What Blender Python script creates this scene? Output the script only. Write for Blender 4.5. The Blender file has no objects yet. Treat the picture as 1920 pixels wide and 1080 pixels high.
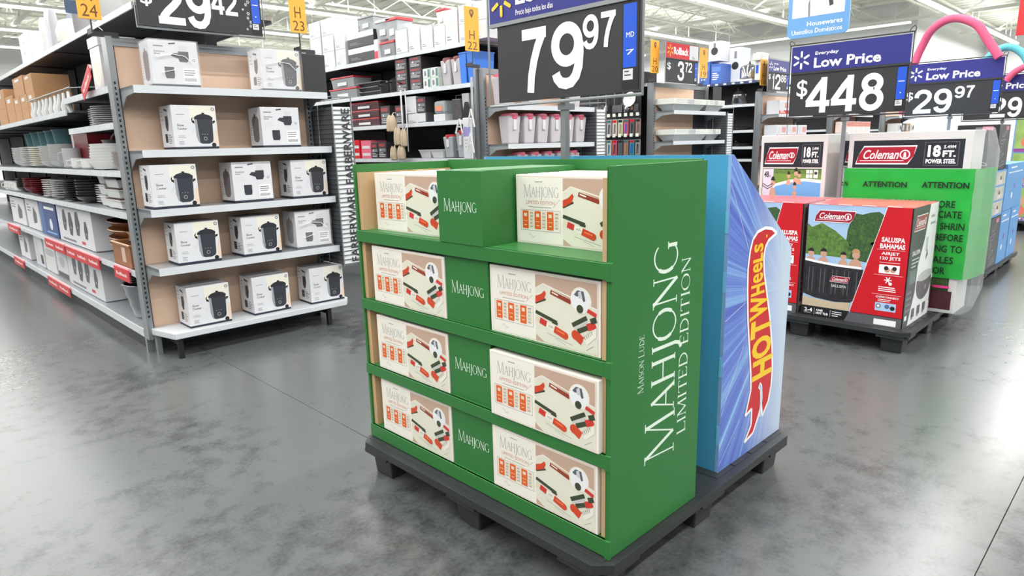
import bpy, math, random
from mathutils import Vector, Matrix
random.seed(7)
C = bpy.context.scene.collection
V = Vector

# ------------------------------------------------------------------ camera, world, lights, exposure
cam = bpy.data.cameras.new('camera'); cam.sensor_width = 36.0; cam.lens = 1232.0 / 1920 * 36
co = bpy.data.objects.new('camera', cam); C.objects.link(co)
yaw, pit, rol = math.radians(45.721), math.radians(12.263), math.radians(-1.440)
fw = V((math.cos(yaw) * math.cos(pit), math.sin(yaw) * math.cos(pit), -math.sin(pit)))
r0 = V((math.sin(yaw), -math.cos(yaw), 0)); u0 = r0.cross(fw)
rr = math.cos(rol) * r0 + math.sin(rol) * u0; uu = -math.sin(rol) * r0 + math.cos(rol) * u0
m = Matrix((rr, uu, -fw)).transposed().to_4x4(); m.translation = V((0, 0, 1.3))
co.matrix_world = m; cam.clip_start = 0.05; cam.clip_end = 200
bpy.context.scene.camera = co
vs = bpy.context.scene.view_settings
vs.view_transform = 'Standard'; vs.look = 'None'; vs.gamma = 1.0; vs.use_curve_mapping = False
vs.exposure = -0.30
w = bpy.data.worlds.new('world'); bpy.context.scene.world = w; w.use_nodes = True
w.node_tree.nodes['Background'].inputs[0].default_value = (0.93, 0.97, 1.0, 1)
w.node_tree.nodes['Background'].inputs[1].default_value = 0.27
def area(name, x, y, z, sx, sy, power):
    l = bpy.data.lights.new(name, 'AREA'); l.shape = 'RECTANGLE'; l.size = sx; l.size_y = sy; l.energy = power
    l.color = (1.0, 1.0, 0.985)
    o = bpy.data.objects.new(name, l); C.objects.link(o); o.location = (x, y, z); return o
ROWS = [-4.9, -1.6, 1.75, 5.05, 8.5, 11.9, 15.0, 18.2, 21.5, 24.8]
LZ = 4.5
for yy in ROWS:
    xe = 31.0 if yy < 6 else 21.9
    area('strip_lamp', (xe - 6) / 2, yy, LZ - 0.09, xe + 6, 0.16, 35 * (xe + 6))
    up = area('ceiling_fill_light', (xe - 6) / 2, yy, LZ + 0.08, xe + 6, 0.16, 6 * (xe + 6)); up.rotation_euler = (math.pi, 0, 0)  # upward fill light added along each row to brighten the ceiling

# ------------------------------------------------------------------ materials
_m = {}
def lin(c):
    c /= 255.0
    return c / 12.92 if c <= 0.04045 else ((c + 0.055) / 1.055) ** 2.4
def M(r, g=None, b=None, rough=0.55, metal=0.0, var=0.05, scale=6.0, bump=0.0, alpha=1.0, emit=0.0, tr=0.0):
    key = (r, g, b, rough, metal, var, scale, bump, alpha, emit, tr)
    if key in _m: return _m[key]
    mt = bpy.data.materials.new('paint_%03d' % len(_m)); mt.use_nodes = True
    nt = mt.node_tree; N = nt.nodes; L = nt.links; p = N['Principled BSDF']
    col = (lin(r), lin(g), lin(b), 1)
    p.inputs['Base Color'].default_value = col
    p.inputs['Roughness'].default_value = rough; p.inputs['Metallic'].default_value = metal
    if var or bump:
        tc = N.new('ShaderNodeTexCoord'); nz = N.new('ShaderNodeTexNoise'); nz.inputs['Scale'].default_value = scale
        nz.inputs['Detail'].default_value = 4.0
        L.new(tc.outputs['Object'], nz.inputs['Vector'])
    if var:
        mx = N.new('ShaderNodeMix'); mx.data_type = 'RGBA'
        mx.inputs[6].default_value = tuple(c * (1 - var * 1.6) for c in col[:3]) + (1,)
        mx.inputs[7].default_value = tuple(min(1, c * (1 + var * 1.6)) for c in col[:3]) + (1,)
        L.new(nz.outputs['Fac'], mx.inputs[0]); L.new(mx.outputs[2], p.inputs['Base Color'])
    if bump:
        bp = N.new('ShaderNodeBump'); bp.inputs['Strength'].default_value = bump; bp.inputs['Distance'].default_value = 0.01
        L.new(nz.outputs['Fac'], bp.inputs['Height']); L.new(bp.outputs['Normal'], p.inputs['Normal'])
    if alpha < 1: p.inputs['Alpha'].default_value = alpha
    if tr: p.inputs['Transmission Weight'].default_value = tr
    if emit:
        p.inputs['Emission Color'].default_value = (lin(r), lin(g), lin(b), 1); p.inputs['Emission Strength'].default_value = emit
    _m[key] = mt; return mt
def card(r, g, b, rough=0.42): return M(r, g, b, rough=rough, var=0.04, scale=3.0, bump=0.04)
WHITE = M(214, 214, 218, rough=.4, var=.02); BLACK = M(22, 22, 24, rough=.5); INK = M(48, 48, 50, rough=.5, var=0)
SHELF = M(160, 164, 168, rough=.3, var=.05, metal=.25); RAIL = M(206, 210, 214, rough=.35, var=.03)
DARKMETAL = M(52, 53, 57, rough=.5); STEEL = M(150, 153, 156, rough=.35, metal=.6)
TAN = M(216, 184, 160, rough=.7, var=.05, scale=2.0, bump=.05); KRAFT = card(196, 162, 122, .7)
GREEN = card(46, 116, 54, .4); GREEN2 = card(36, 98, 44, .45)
TEAL = card(74, 158, 204, .4); CREAM = M(240, 234, 222, rough=.35, var=.02)
TOY_WHITE = M(244, 238, 226, rough=.4, var=.02)
PRINTW = M(236, 246, 244, rough=.45, var=0); PURE = M(250, 250, 250, rough=.5, var=0)
NAVY = M(42, 44, 128, rough=.4, var=.03); SIGNBLACK = M(44, 44, 46, rough=.5, var=.03); STRIPBLUE = M(28, 84, 204, rough=.4, var=.0)
RED = M(206, 24, 36, rough=.4, var=.03)
CLEAR = M(236, 240, 242, rough=.12, var=0, alpha=.16)

# ------------------------------------------------------------------ mesh builder
class MB:
    def __init__(s, o=(0, 0, 0)):
        s.v = []; s.f = []; s.mi = []; s.ms = []; s.o = V(o); s.sm = False
    def mat(s, m):
        if m not in s.ms: s.ms.append(m)
        return s.ms.index(m)
    def add(s, vs, fs, m):
        b = len(s.v); k = s.mat(m)
        s.v += [V(p) - s.o for p in vs]
        for f in fs: s.f.append(tuple(b + i for i in f)); s.mi.append(k)
        return s
    def box(s, x0, x1, y0, y1, z0, z1, m, c=0):
        if c:   # chamfered vertical edges
            pts = [(x0 + c, y0), (x1 - c, y0), (x1, y0 + c), (x1, y1 - c), (x1 - c, y1), (x0 + c, y1), (x0, y1 - c), (x0, y0 + c)]
            return s.prism([(a, b) for a, b in pts], z0, z1, m)
        return s.add([(x0, y0, z0), (x1, y0, z0), (x1, y1, z0), (x0, y1, z0), (x0, y0, z1), (x1, y0, z1), (x1, y1, z1), (x0, y1, z1)],
                     [(0, 3, 2, 1), (4, 5, 6, 7), (0, 1, 5, 4), (1, 2, 6, 5), (2, 3, 7, 6), (3, 0, 4, 7)], m)
    def prism(s, pts, a, b, m, ax='z'):
        n = len(pts)
        if ax == 'z': lo = [(p[0], p[1], a) for p in pts]; hi = [(p[0], p[1], b) for p in pts]
        elif ax == 'y': lo = [(p[0], a, p[1]) for p in pts]; hi = [(p[0], b, p[1]) for p in pts]
        else: lo = [(a, p[0], p[1]) for p in pts]; hi = [(b, p[0], p[1]) for p in pts]
        fs = [tuple(range(n))[::-1], tuple(range(n, 2 * n))] + [(i, (i + 1) % n, n + (i + 1) % n, n + i) for i in range(n)]
        return s.add(lo + hi, fs, m)
    def frustum(s, x0, x1, y0, y1, z0, z1, ins, m, dy=None):   # box whose foot is smaller by ins all round
        dy = ins if dy is None else dy
        return s.add([(x0 + ins, y0 + dy, z0), (x1 - ins, y0 + dy, z0), (x1 - ins, y1 - dy, z0), (x0 + ins, y1 - dy, z0),
                      (x0, y0, z1), (x1, y0, z1), (x1, y1, z1), (x0, y1, z1)],
                     [(0, 3, 2, 1), (4, 5, 6, 7), (0, 1, 5, 4), (1, 2, 6, 5), (2, 3, 7, 6), (3, 0, 4, 7)], m)
    def poly(s, pts, m): return s.add(pts, [tuple(range(len(pts)))], m)
    def tube(s, pts, r, m, n=6, cap=True):
        pts = [V(p) for p in pts]; vs = []; fs = []; k = len(pts)
        for i, p in enumerate(pts):
            d = (pts[min(i + 1, k - 1)] - pts[max(i - 1, 0)]).normalized()
            a = d.orthogonal().normalized() if i == 0 else (pa - d * pa.dot(d)).normalized()
            pa = a; b = d.cross(a); q = r[i] if isinstance(r, (list, tuple)) else r
            vs += [p + (a * math.cos(t) + b * math.sin(t)) * q for t in [2 * math.pi * j / n for j in range(n)]]
        for i in range(k - 1):
            for j in range(n): fs.append((i * n + j, i * n + (j + 1) % n, (i + 1) * n + (j + 1) % n, (i + 1) * n + j))
        if cap: fs += [tuple(range(n))[::-1], tuple(range((k - 1) * n, k * n))]
        return s.add(vs, fs, m)
    def lathe(s, prof, m, c=(0, 0, 0), n=20, sx=1, sy=1):
        vs = []; fs = []; k = len(prof)
        for r, z in prof: vs += [(c[0] + sx * r * math.cos(2 * math.pi * j / n), c[1] + sy * r * math.sin(2 * math.pi * j / n), c[2] + z) for j in range(n)]
        for i in range(k - 1):
            for j in range(n): fs.append((i * n + j, i * n + (j + 1) % n, (i + 1) * n + (j + 1) % n, (i + 1) * n + j))
        if prof[0][0] > .001: fs.append(tuple(range(n))[::-1])
        if prof[-1][0] > .001: fs.append(tuple(range((k - 1) * n, k * n)))
        return s.add(vs, fs, m)
    def mesh(s, name):
        me = bpy.data.meshes.new(name); me.from_pydata([tuple(p) for p in s.v], [], s.f)
        for m in s.ms: me.materials.append(m)
        me.polygons.foreach_set('material_index', s.mi)
        if s.sm:
            me.polygons.foreach_set('use_smooth', [True] * len(s.f)); me.set_sharp_from_angle(angle=math.radians(35))
        me.update(); return me
    def build(s, name, parent=None, label=None, bevel=0):
        o = bpy.data.objects.new(name, s.mesh(name)); C.objects.link(o)
        if parent: o.parent = parent
        if label: o['label'] = label
        if bevel:
            b = o.modifiers.new('bevel', 'BEVEL'); b.width = bevel; b.segments = 2; b.limit_method = 'ANGLE'
        return o

def tag(o, label, cat, group=None):
    o['label'] = label; o['category'] = cat
    if group: o['group'] = group
    return o
def thing(name, label, cat, loc=(0, 0, 0), rz=0.0, group=None):
    o = bpy.data.objects.new(name, None); C.objects.link(o); o.location = loc; o.rotation_euler = (0, 0, rz)
    o.empty_display_size = .1
    return tag(o, label, cat, group)
def dup(root, loc, rz, label, group=None):
    r = root.copy(); C.objects.link(r); r.location = loc; r.rotation_euler = (0, 0, rz); r['label'] = label
    if group: r['group'] = group
    for ch in list(root.children):
        c = ch.copy(); C.objects.link(c); c.parent = r
        for g in ch.children:
            d = g.copy(); C.objects.link(d); d.parent = c
    return r
def struct(o): o['kind'] = 'structure'; return o
ORD = ['first', 'second', 'third', 'fourth', 'fifth', 'sixth', 'seventh', 'eighth', 'ninth', 'tenth', 'eleventh', 'twelfth', 'thirteenth', 'fourteenth', 'fifteenth', 'sixteenth', 'seventeenth', 'eighteenth', 'nineteenth', 'twentieth']

# ------------------------------------------------------------------ lettering
_t = {}
def text_shape(s, bold=0.0, shear=0.0, res=2, space=1.0):
    k = (s, bold, shear, res, space)
    if k not in _t:
        cu = bpy.data.curves.new('lettering', 'FONT'); cu.body = s; cu.offset = bold; cu.shear = shear; cu.resolution_u = res
        cu.space_character = space
        ob = bpy.data.objects.new('lettering', cu); me = bpy.data.meshes.new_from_object(ob)
        vs = [(v.co.x, v.co.y) for v in me.vertices]; fs = [tuple(p.vertices) for p in me.polygons]
        bpy.data.objects.remove(ob); bpy.data.curves.remove(cu); bpy.data.meshes.remove(me)
        _t[k] = (vs, fs)
    return _t[k]
def ell(cx, cy, rx, ry, n=20, a0=0, a1=360):
    return [(cx + rx * math.cos(math.radians(a0 + (a1 - a0) * i / n)), cy + ry * math.sin(math.radians(a0 + (a1 - a0) * i / n))) for i in range(n + (a1 - a0 != 360))]
# stroke glyphs of a display serif: each stroke = (points, width); cap height 1
def _arc(cx, cy, rx, ry, a0, a1, n=14): return ell(cx, cy, rx, ry, n, a0, a1)
TH, TK = .05, .115
GL = {
 'M': (1.22, [([(.12, 0), (.2, 1)], TH), ([(.2, 1), (.6, .03)], TK), ([(.6, .03), (1.0, 1)], TH), ([(1.0, 1), (1.08, 0)], TK)], [(.12, 0), (1.08, 0), (.17, 1), (1.02, 1)]),
 'A': (.94, [([(.08, 0), (.46, 1)], TH), ([(.44, 1), (.84, 0)], TK), ([(.22, .36), (.7, .36)], TH)], [(.08, 0), (.84, 0)]),
 'H': (1.0, [([(.17, 0), (.17, 1)], TK), ([(.8, 0), (.8, 1)], TK), ([(.17, .52), (.8, .52)], TH)], [(.17, 0), (.17, 1), (.8, 0), (.8, 1)]),
 'J': (.42, [([(.24, 1), (.24, 0), (.18, -.18), (.02, -.27)], TK)], [(.24, 1)]),
 'I': (.4, [([(.2, 0), (.2, 1)], TK)], [(.2, 0), (.2, 1)]),
 'N': (1.02, [([(.16, 0), (.16, 1)], TH), ([(.14, 1), (.84, 0)], TK), ([(.84, 0), (.84, 1)], TH)], [(.16, 0), (.12, 1), (.84, 1)]),
 'L': (.78, [([(.17, 0), (.17, 1)], TK), ([(.17, .02), (.7, .02), (.73, .2)], TH)], [(.17, 0), (.17, 1)]),
 'T': (.86, [([(.43, 0), (.43, 1)], TK), ([(.06, .8), (.08, .98), (.78, .98), (.8, .8)], TH)], [(.43, 0)]),
 'E': (.78, [([(.17, 0), (.17, 1)], TK), ([(.17, .02), (.66, .02), (.7, .2)], TH), ([(.17, .98), (.62, .98), (.65, .82)], TH), ([(.17, .52), (.52, .52)], TH)], [(.17, 0), (.17, 1)]),
 'D': (.98, [([(.17, 0), (.17, 1)], TK), ([(.17, .98), (.42, .98)], TH), ([(.17, .02), (.42, .02)], TH), (_arc(.4, .5, .46, .48, -90, 90), .09)], [(.17, 0), (.17, 1)]),
 'O': (1.08, [(_arc(.53, .5, .45, .49, 25, 155), TH), (_arc(.53, .5, .45, .49, 150, 215), TK), (_arc(.53, .5, .45, .49, 210, 330), TH), (_arc(.53, .5, .45, .49, 325, 390), TK)], []),
 'G': (1.05, [(_arc(.53, .5, .45, .49, 45, 150), TH), (_arc(.53, .5, .45, .49, 145, 215), TK), (_arc(.53, .5, .45, .49, 210, 318), TH), ([(.86, .05), (.86, .42)], TK)], [(.86, .42)]),
 'U': (.96, [([(.16, 1), (.16, .35)], TK), (_arc(.47, .34, .31, .33, 180, 360), TH + .02), ([(.78, 1), (.78, .35)], TH)], [(.16, 1), (.78, 1)]),
 'S': (.66, [(_arc(.33, .74, .22, .24, 40, 200, 10), TH + .02), ([(.12, .66), (.3, .53), (.5, .4)], TK), (_arc(.32, .27, .23, .26, 30, -150, 10), TH + .02)], []),
 ' ': (.42, [], [])}
def serif_shape(s, first=1.0):
    x = 0; quads = []
    for i, ch in enumerate(s):
        k = first if (i == 0 or s[i - 1] == ' ') else 1.0
        w_, st, sf = GL[ch]
        y0 = (1 - k) * .18 if k > 1 else 0
        def P(p): return (x + p[0] * k, y0 + p[1] * k)
        for pts, wd in st:
            for a, b in zip(pts, pts[1:]):
                a = P(a); b = P(b); dx, dy = b[0] - a[0], b[1] - a[1]; l = math.hypot(dx, dy) or 1
                nx, ny = -dy / l * wd / 2, dx / l * wd / 2; ex, ey = dx / l * .01, dy / l * .01
                quads.append([(a[0] - nx - ex, a[1] - ny - ey), (b[0] - nx + ex, b[1] - ny + ey), (b[0] + nx + ex, b[1] + ny + ey), (a[0] + nx - ex, a[1] + ny - ey)])
        for px, py in sf:
            a = P((px - .11, py)); b = P((px + .11, py)); t = .02 if py else -.0
            quads.append([(a[0], a[1] - .018), (b[0], b[1] - .018), (b[0], b[1] + .018), (a[0], a[1] + .018)])
        x += w_ * k
    return quads, x

DIG = {'7': [[(.08, 1.37), (.97, 1.37)], [(.86, 1.38), (.66, 1.06), (.52, .74), (.42, .38), (.38, 0)]],
 '4': [[(.72, 0), (.72, 1.5)], [(.0, .40), (1, .40)], [(.72, 1.38), (.50, 1.10), (.08, .45)]],
 '8': [ell(.5, 1.10, .31, .275, 28) + ell(.5, 1.10, .31, .275, 28)[:1], ell(.5, .47, .365, .345, 28) + ell(.5, .47, .365, .345, 28)[:1]],
 '9': [ell(.49, 1.0, .355, .37, 28) + ell(.49, 1.0, .355, .37, 28)[:1], [(.86, 1.02), (.87, .78), (.84, .48), (.76, .28), (.62, .15), (.46, .125), (.30, .16), (.19, .27), (.15, .38)]],
 '2': [[(.13, 1.0), (.16, 1.18), (.27, 1.32), (.42, 1.38), (.58, 1.375), (.74, 1.31), (.85, 1.17), (.86, 1.0), (.78, .83), (.60, .64), (.38, .45), (.21, .27), (.13, .10)], [(.0, .13), (.99, .13)]],
 '3': [[(.12, 1.1), (.17, 1.25), (.30, 1.36), (.48, 1.385), (.66, 1.35), (.80, 1.23), (.81, 1.06), (.72, .91), (.56, .83), (.38, .81)], [(.38, .80), (.60, .78), (.80, .67), (.87, .48), (.83, .28), (.68, .15), (.48, .115), (.28, .16), (.15, .29), (.11, .43)]],
 '1': [[(.62, 0), (.62, 1.5)], [(.66, 1.30), (.48, 1.16), (.22, 1.10)]]}
DIG['6'] = [[(1 - x, 1.5 - y) for x, y in st] for st in DIG['9']]
def ribbon(pts, h):
    L_, R_ = [], []; cl = pts[0] == pts[-1]
    for i, p_ in enumerate(pts):
        a = pts[max(i - 1, 0)]; b = pts[min(i + 1, len(pts) - 1)]
        if cl and i in (0, len(pts) - 1): a, b = pts[-2], pts[1]
        dx, dy = b[0] - a[0], b[1] - a[1]; l = math.hypot(dx, dy) or 1
        L_.append((p_[0] - dy / l * h, p_[1] + dx / l * h)); R_.append((p_[0] + dy / l * h, p_[1] - dx / l * h))
    return [[L_[i], R_[i], R_[i + 1], L_[i + 1]] for i in range(len(pts) - 1)]

class Art:
    """flat print on a surface: origin, unit vectors right/up, metric coordinates"""
    def __init__(s, mb, o, u, v, W=1.0, H=1.0):
        s.mb = mb; s.o = V(o); s.u = V(u); s.v = V(v); s.n = s.u.cross(s.v).normalized(); s.W = W; s.H = H; s.l = 1; s.k = 0
    def p(s, x, y, l=None): return s.o + s.u * (x * s.W) + s.v * (y * s.H) + s.n * (.00022 * (s.l if l is None else l))
    def poly(s, pts, m, l=None):
        l = s.l if l is None else l; s.k += 1; l += (s.k % 12) * .07
        s.mb.poly([s.p(x, y, l) for x, y in pts], m); return s
    def rect(s, x0, y0, x1, y1, m, l=None): return s.poly([(x0, y0), (x1, y0), (x1, y1), (x0, y1)], m, l)
    def circ(s, cx, cy, r, m, l=None, n=20, ry=None):
        return s.poly(ell(cx, cy, r / s.W if ry is None else r, r / s.H if ry is None else ry, n), m, l)
    def bar(s, x0, y0, x1, y1, t, m, l=None):   # thick line, t in metres
        a = V((x0 * s.W, y0 * s.H)); b = V((x1 * s.W, y1 * s.H)); d = (b - a).normalized(); q = V((-d.y, d.x)) * t / 2
        return s.poly([((p.x) / s.W, (p.y) / s.H) for p in (a - q, b - q, b + q, a + q)], m, l)
    def ring(s, pts, t, m, l=None):
        for a, b in zip(pts, pts[1:] + pts[:1]): s.bar(a[0], a[1], b[0], b[1], t, m, l)
        return s
    def text(s, t, x0, y0, x1, y1, m, bold=0.0, shear=0.0, l=None, res=2, space=1.0):
        vs, fs = text_shape(t, bold, shear, res, space)
        ax = min(v[0] for v in vs); bx = max(v[0] for v in vs); ay = min(v[1] for v in vs); by = max(v[1] for v in vs)
        s.mb.add([s.p(x0 + (v[0] - ax) / (bx - ax) * (x1 - x0), y0 + (v[1] - ay) / (by - ay) * (y1 - y0), l) for v in vs], fs, m); return s
    def serif(s, t, x0, y0, x1, y1, m, first=1.0, l=None):
        q, w_ = serif_shape(t, first)
        l = s.l if l is None else l
        for i, f in enumerate(q): s.poly([(x0 + a / w_ * (x1 - x0), y0 + b * (y1 - y0)) for a, b in f], m, l)
        return s
    def digit(s, ch, x0, y0, x1, y1, m, l=2):
        if ch not in DIG: return s.text(ch, x0, y0, x1, y1, m, .008, l=l, res=5)
        if ch == '1': x0, x1 = x0 + (x1 - x0) * .1, x1
        for k, st in enumerate(DIG[ch]):
            for q in ribbon(st, .128): s.poly([(x0 + a * (x1 - x0), y0 + b / 1.5 * (y1 - y0)) for a, b in q], m, l)
        return s
    def lines(s, x0, x1, y, n, dy, h, m, l=None, seed=1):
        rnd = random.Random(seed)
        for i in range(n): s.rect(x0, y - i * dy, x0 + (x1 - x0) * rnd.uniform(.6, 1), y - i * dy + h, m, l)
        return s

# ================================================================== THE SETTING
fm = bpy.data.materials.new('polished_concrete'); fm.use_nodes = True
nt = fm.node_tree; N = nt.nodes; L = nt.links; p = N['Principled BSDF']
tc = N.new('ShaderNodeTexCoord'); n1 = N.new('ShaderNodeTexNoise'); n2 = N.new('ShaderNodeTexNoise'); n3 = N.new('ShaderNodeTexNoise')
geo = N.new('ShaderNodeNewGeometry')
for n_, sc, dt in ((n1, .9, 6), (n2, 11, 10), (n3, 70, 4)):
    n_.inputs['Scale'].default_value = sc; n_.inputs['Detail'].default_value = dt; L.new(geo.outputs['Position'], n_.inputs['Vector'])
n1.inputs['Distortion'].default_value = .2
ma = N.new('ShaderNodeMath'); ma.operation = 'MULTIPLY_ADD'; L.new(n2.outputs['Fac'], ma.inputs[0]); ma.inputs[1].default_value = .7; L.new(n1.outputs['Fac'], ma.inputs[2])
mb_ = N.new('ShaderNodeMath'); mb_.operation = 'MULTIPLY_ADD'; L.new(n3.outputs['Fac'], mb_.inputs[0]); mb_.inputs[1].default_value = .34; L.new(ma.outputs[0], mb_.inputs[2])
cr = N.new('ShaderNodeValToRGB'); L.new(mb_.outputs[0], cr.inputs[0])
cr.color_ramp.elements[0].position = .70; cr.color_ramp.elements[0].color = (lin(52), lin(55), lin(57), 1)
cr.color_ramp.elements[1].position = 1.36; cr.color_ramp.elements[1].color = (lin(92), lin(95), lin(95), 1)
L.new(cr.outputs[0], p.inputs['Base Color'])
rr_ = N.new('ShaderNodeMapRange'); L.new(n2.outputs['Fac'], rr_.inputs[0]); rr_.inputs[3].default_value = .25; rr_.inputs[4].default_value = .27
L.new(rr_.outputs[0], p.inputs['Roughness'])
fl = struct(MB().box(-7, 34, -7, 30, -.12, -.006, M(40, 42, 44, rough=.8)).build('floor'))
sl = MB().box(.0015, 4.5985, .0015, 4.5985, -.006, 0, fm).mesh('floor_slab')
for i in range(-2, 7):
    for j in range(-2, 7):
        o = bpy.data.objects.new('floor_slab', sl); C.objects.link(o); o.parent = fl; o.location = (1.475 + 4.6 * i, .29 + 4.6 * j, 0)
# walls
wm = M(232, 233, 232, rough=.7, var=.03, scale=.6)
jm = M(214, 215, 214, rough=.8, var=0)
def wall(name, a, b, z1=5.4):
    a = V(a); b = V(b); d = (b - a).normalized(); n = V((-d.y, d.x)); mb = MB()
    q = [a, b, b + n * .2, a + n * .2]; mb.prism([(t.x, t.y) for t in q], 0, z1, wm)
    for k in range(1, int(z1 / .6)):    # thin joint strips between block courses, slightly darker than the wall
        z = k * .6; q = [a - n * .003, b - n * .003, b + n * .01, a + n * .01]
        mb.prism([(t.x, t.y) for t in q], z, z + .012, jm)
    return struct(mb.build(name))
wall('wall_far', (23, 28), (23, 6.2)); wall('wall_side', (23.21, 6.2), (32, 6.2)); wall('wall_right', (32, 6.2), (32, -7)); wall('wall_back', (-7, 28), (23, 28))
# ceiling: corrugated deck, joists, girders
dm = M(226, 226, 214, rough=.7, var=.0); tm = M(240, 240, 228, rough=.6, var=.0)
mb = MB(); x = -7
while x < 34:
    mb.box(x, x + .34, -7, 30, 5.2, 5.24, dm); mb.box(x + .34, x + .5, -7, 30, 5.24, 5.28, dm); x += .5
ce = struct(mb.build('ceiling'))
def truss(a, b, z0, z1, step, r=.03, fan=False):
    a = V(a); b = V(b); n = max(2, int((b - a).length / step)); mb = MB(a)
    e = lambda t, z: (a.x + (b.x - a.x) * t, a.y + (b.y - a.y) * t, z)
    for z in (z0, z1): mb.tube([e(0, z), e(1, z)], r * 1.25, tm, 4)
    for i in range(n):
        mb.tube([e(i / n, z1), e((i + .5) / n, z0)], r * .6, tm, 4); mb.tube([e((i + .5) / n, z0), e((i + 1) / n, z1)], r * .6, tm, 4)
    o = mb.build('trim_%d' % truss.k); truss.k += 1; o.location = a; return struct(o)
truss.k = 1
for i in range(14): truss((-6, 2.0 + i * 1.9, 0), (22.9 if 2 + i * 1.9 > 6 else 31.9, 2.0 + i * 1.9, 0), 4.78, 5.15, 1.3, .028)
for i in range(6): truss((3.5 + i * 4.8, -6, 0), (3.5 + i * 4.8, 27.9 if 3.5 + i * 4.8 < 23 else 6.1, 0), 4.62, 5.17, 1.9, .045)
# rows of strip lights
EM = M(255, 255, 250, rough=.5, var=0, emit=2.2); FX = M(235, 236, 234, rough=.5)
k = 0
for yy in ROWS[2:]:
    xe = 31.0 if yy < 6 else 21.9; x = -5.0; 
    while x < xe:
        x1 = min(x + 4.8, xe); k += 1
        near = 'row %d of the ceiling lights counted from the camera' % (ROWS.index(yy) - 1)
        t = thing('strip_light', 'white strip light, %s fixture from the left, %s row from the camera' % (ORD[int((x + 5.01) / 4.89)], ORD[ROWS.index(yy) - 2]), 'ceiling light', ((x + x1) / 2, yy, LZ), 0, 'strip lights under the ceiling')
        a = (x1 - x) / 2 - .02
        MB().box(-a, a, -.09, .09, -.01, .05, FX).build('housing', t)
        MB().box(-a, a, -.07, .07, -.055, -.012, EM).build('lamp_tube', t)
        MB().box(-a + .3, -a + .32, -.01, .01, .05, .705, FX).box(a - .32, a - .3, -.01, .01, .05, .705, FX).build('hanger', t)
        x += 4.9
t = thing('strip_light', 'strip light running across along the far white wall', 'ceiling light', (22.3, 9.2, LZ))
MB().box(-.09, .09, -3.0, 3.0, -.01, .05, FX).build('housing', t); MB().box(-.07, .07, -3.0, 3.0, -.055, -.012, EM).build('lamp_tube', t)
MB().box(-.01, .01, -2.6, -2.58, .05, .705, FX).box(-.01, .01, 2.58, 2.6, .05, .705, FX).build('hanger', t)

# ================================================================== PALLETS
PL = M(44, 46, 48, rough=.45, var=.12, scale=5, bump=.15)
def pallet(label, x0, x1, y0, y1, h=.145, grp='black plastic pallets on the floor'):
    W, D = x1 - x0, y1 - y0
    t = thing('plastic_pallet', label, 'pallet', (x0, y0, 0), 0, grp)
    c = .045; pts = [(c, 0), (W - c, 0), (W, c), (W, D - c), (W - c, D), (c, D), (0, D - c), (0, c)]
    mb = MB(); mb.prism(pts, h - .032, h - .002, PL)
    nx = 9
    for i in range(nx):   # deck boards with slots between
        a = .03 + (W - .06) * i / nx; mb.box(a, a + (W - .06) / nx - .008, .03, D - .03, h - .002, h, PL)
    mb.build('deck', t, bevel=.004)
    mb = MB()
    for q in (.03, W / 2 - .075, W - .18):
        MB().box(q, q + .15, .006, .03, h - .05, h - .032, PL).build('haunch', t); MB().box(q, q + .15, D - .03, D - .006, h - .05, h - .032, PL).build('haunch', t)
    for q in (.03, D / 2 - .075, D - .18): MB().box(.006, .03, q, q + .15, h - .05, h - .032, PL).build('haunch', t); MB().box(W - .03, W - .006, q, q + .15, h - .05, h - .032, PL).build('haunch', t)
    for fx in (.035, W / 2 - .065, W - .165):
        for fy in (.035, D / 2 - .065, D - .165):
            f = MB(); f.frustum(fx, fx + .13, fy, fy + .13, 0, h - .032, .010, PL); f.build('foot', t, bevel=.006)
    return t
PH = .145
pallet('black plastic pallet under the green game display', 1.285, 2.515, .982, 2.235)

# ================================================================== GREEN GAME DISPLAY
DX0, DX1, DY0, DY1, DZ = 1.337, 1.806, 1.007, 2.222, 1.243
d = thing('game_display', 'large green cardboard display stand with four tiers of board games', 'display stand', ((DX0 + DX1) / 2, (DY0 + DY1) / 2, PH))
O = d.location
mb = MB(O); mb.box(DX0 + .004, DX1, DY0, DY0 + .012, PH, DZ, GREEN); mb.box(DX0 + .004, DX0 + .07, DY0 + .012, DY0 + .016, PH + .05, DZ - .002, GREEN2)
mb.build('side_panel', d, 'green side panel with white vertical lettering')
mb = MB(O); A = Art(mb, (DX0, DY0, 0), (1, 0, 0), (0, 0, 1))
B = Art(mb, (0, DY0, 0), (0, 0, 1), (-1, 0, 0)); B.n = V((0, -1, 0))   # writing that reads upwards
LW = M(226, 240, 226, rough=.5, var=0)
B.serif('MAHJONG', .362, -1.655, 1.03, -1.535, LW, first=1.28)
B.serif('LIMITED EDITION', .405, -1.727, .968, -1.680, LW)
B.serif('MAISON LUDE', .602, -1.493, .775, -1.471, LW, first=1.25)
mb.build('side_lettering', d, 'white serif lettering reading upwards')
MB(O).box(DX0 + .004, DX1, DY1 - .012, DY1, PH, DZ, GREEN).build('side_panel', d)
MB(O).box(DX1 - .012, DX1, DY0 + .012, DY1 - .012, PH, DZ + .004, GREEN).build('back_panel', d)
mb = MB(O)
for a, b in ((DY0 + .014, DY0 + .036), (DY1 - .036, DY1 - .014)):
    mb.box(DX0 + .012, DX1 - .02, a, b, PH + .052, DZ - .03, KRAFT)
mb.box(DX1 - .02, DX1 - .013, DY0 + .04, DY1 - .04, PH + .05, DZ - .05, KRAFT)
mb.build('kraft_liner', d, 'brown unprinted inner liner')
TOPS = [.200, .460, .729, .997]; BOT = [.147, .418, .686, .952]
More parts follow.
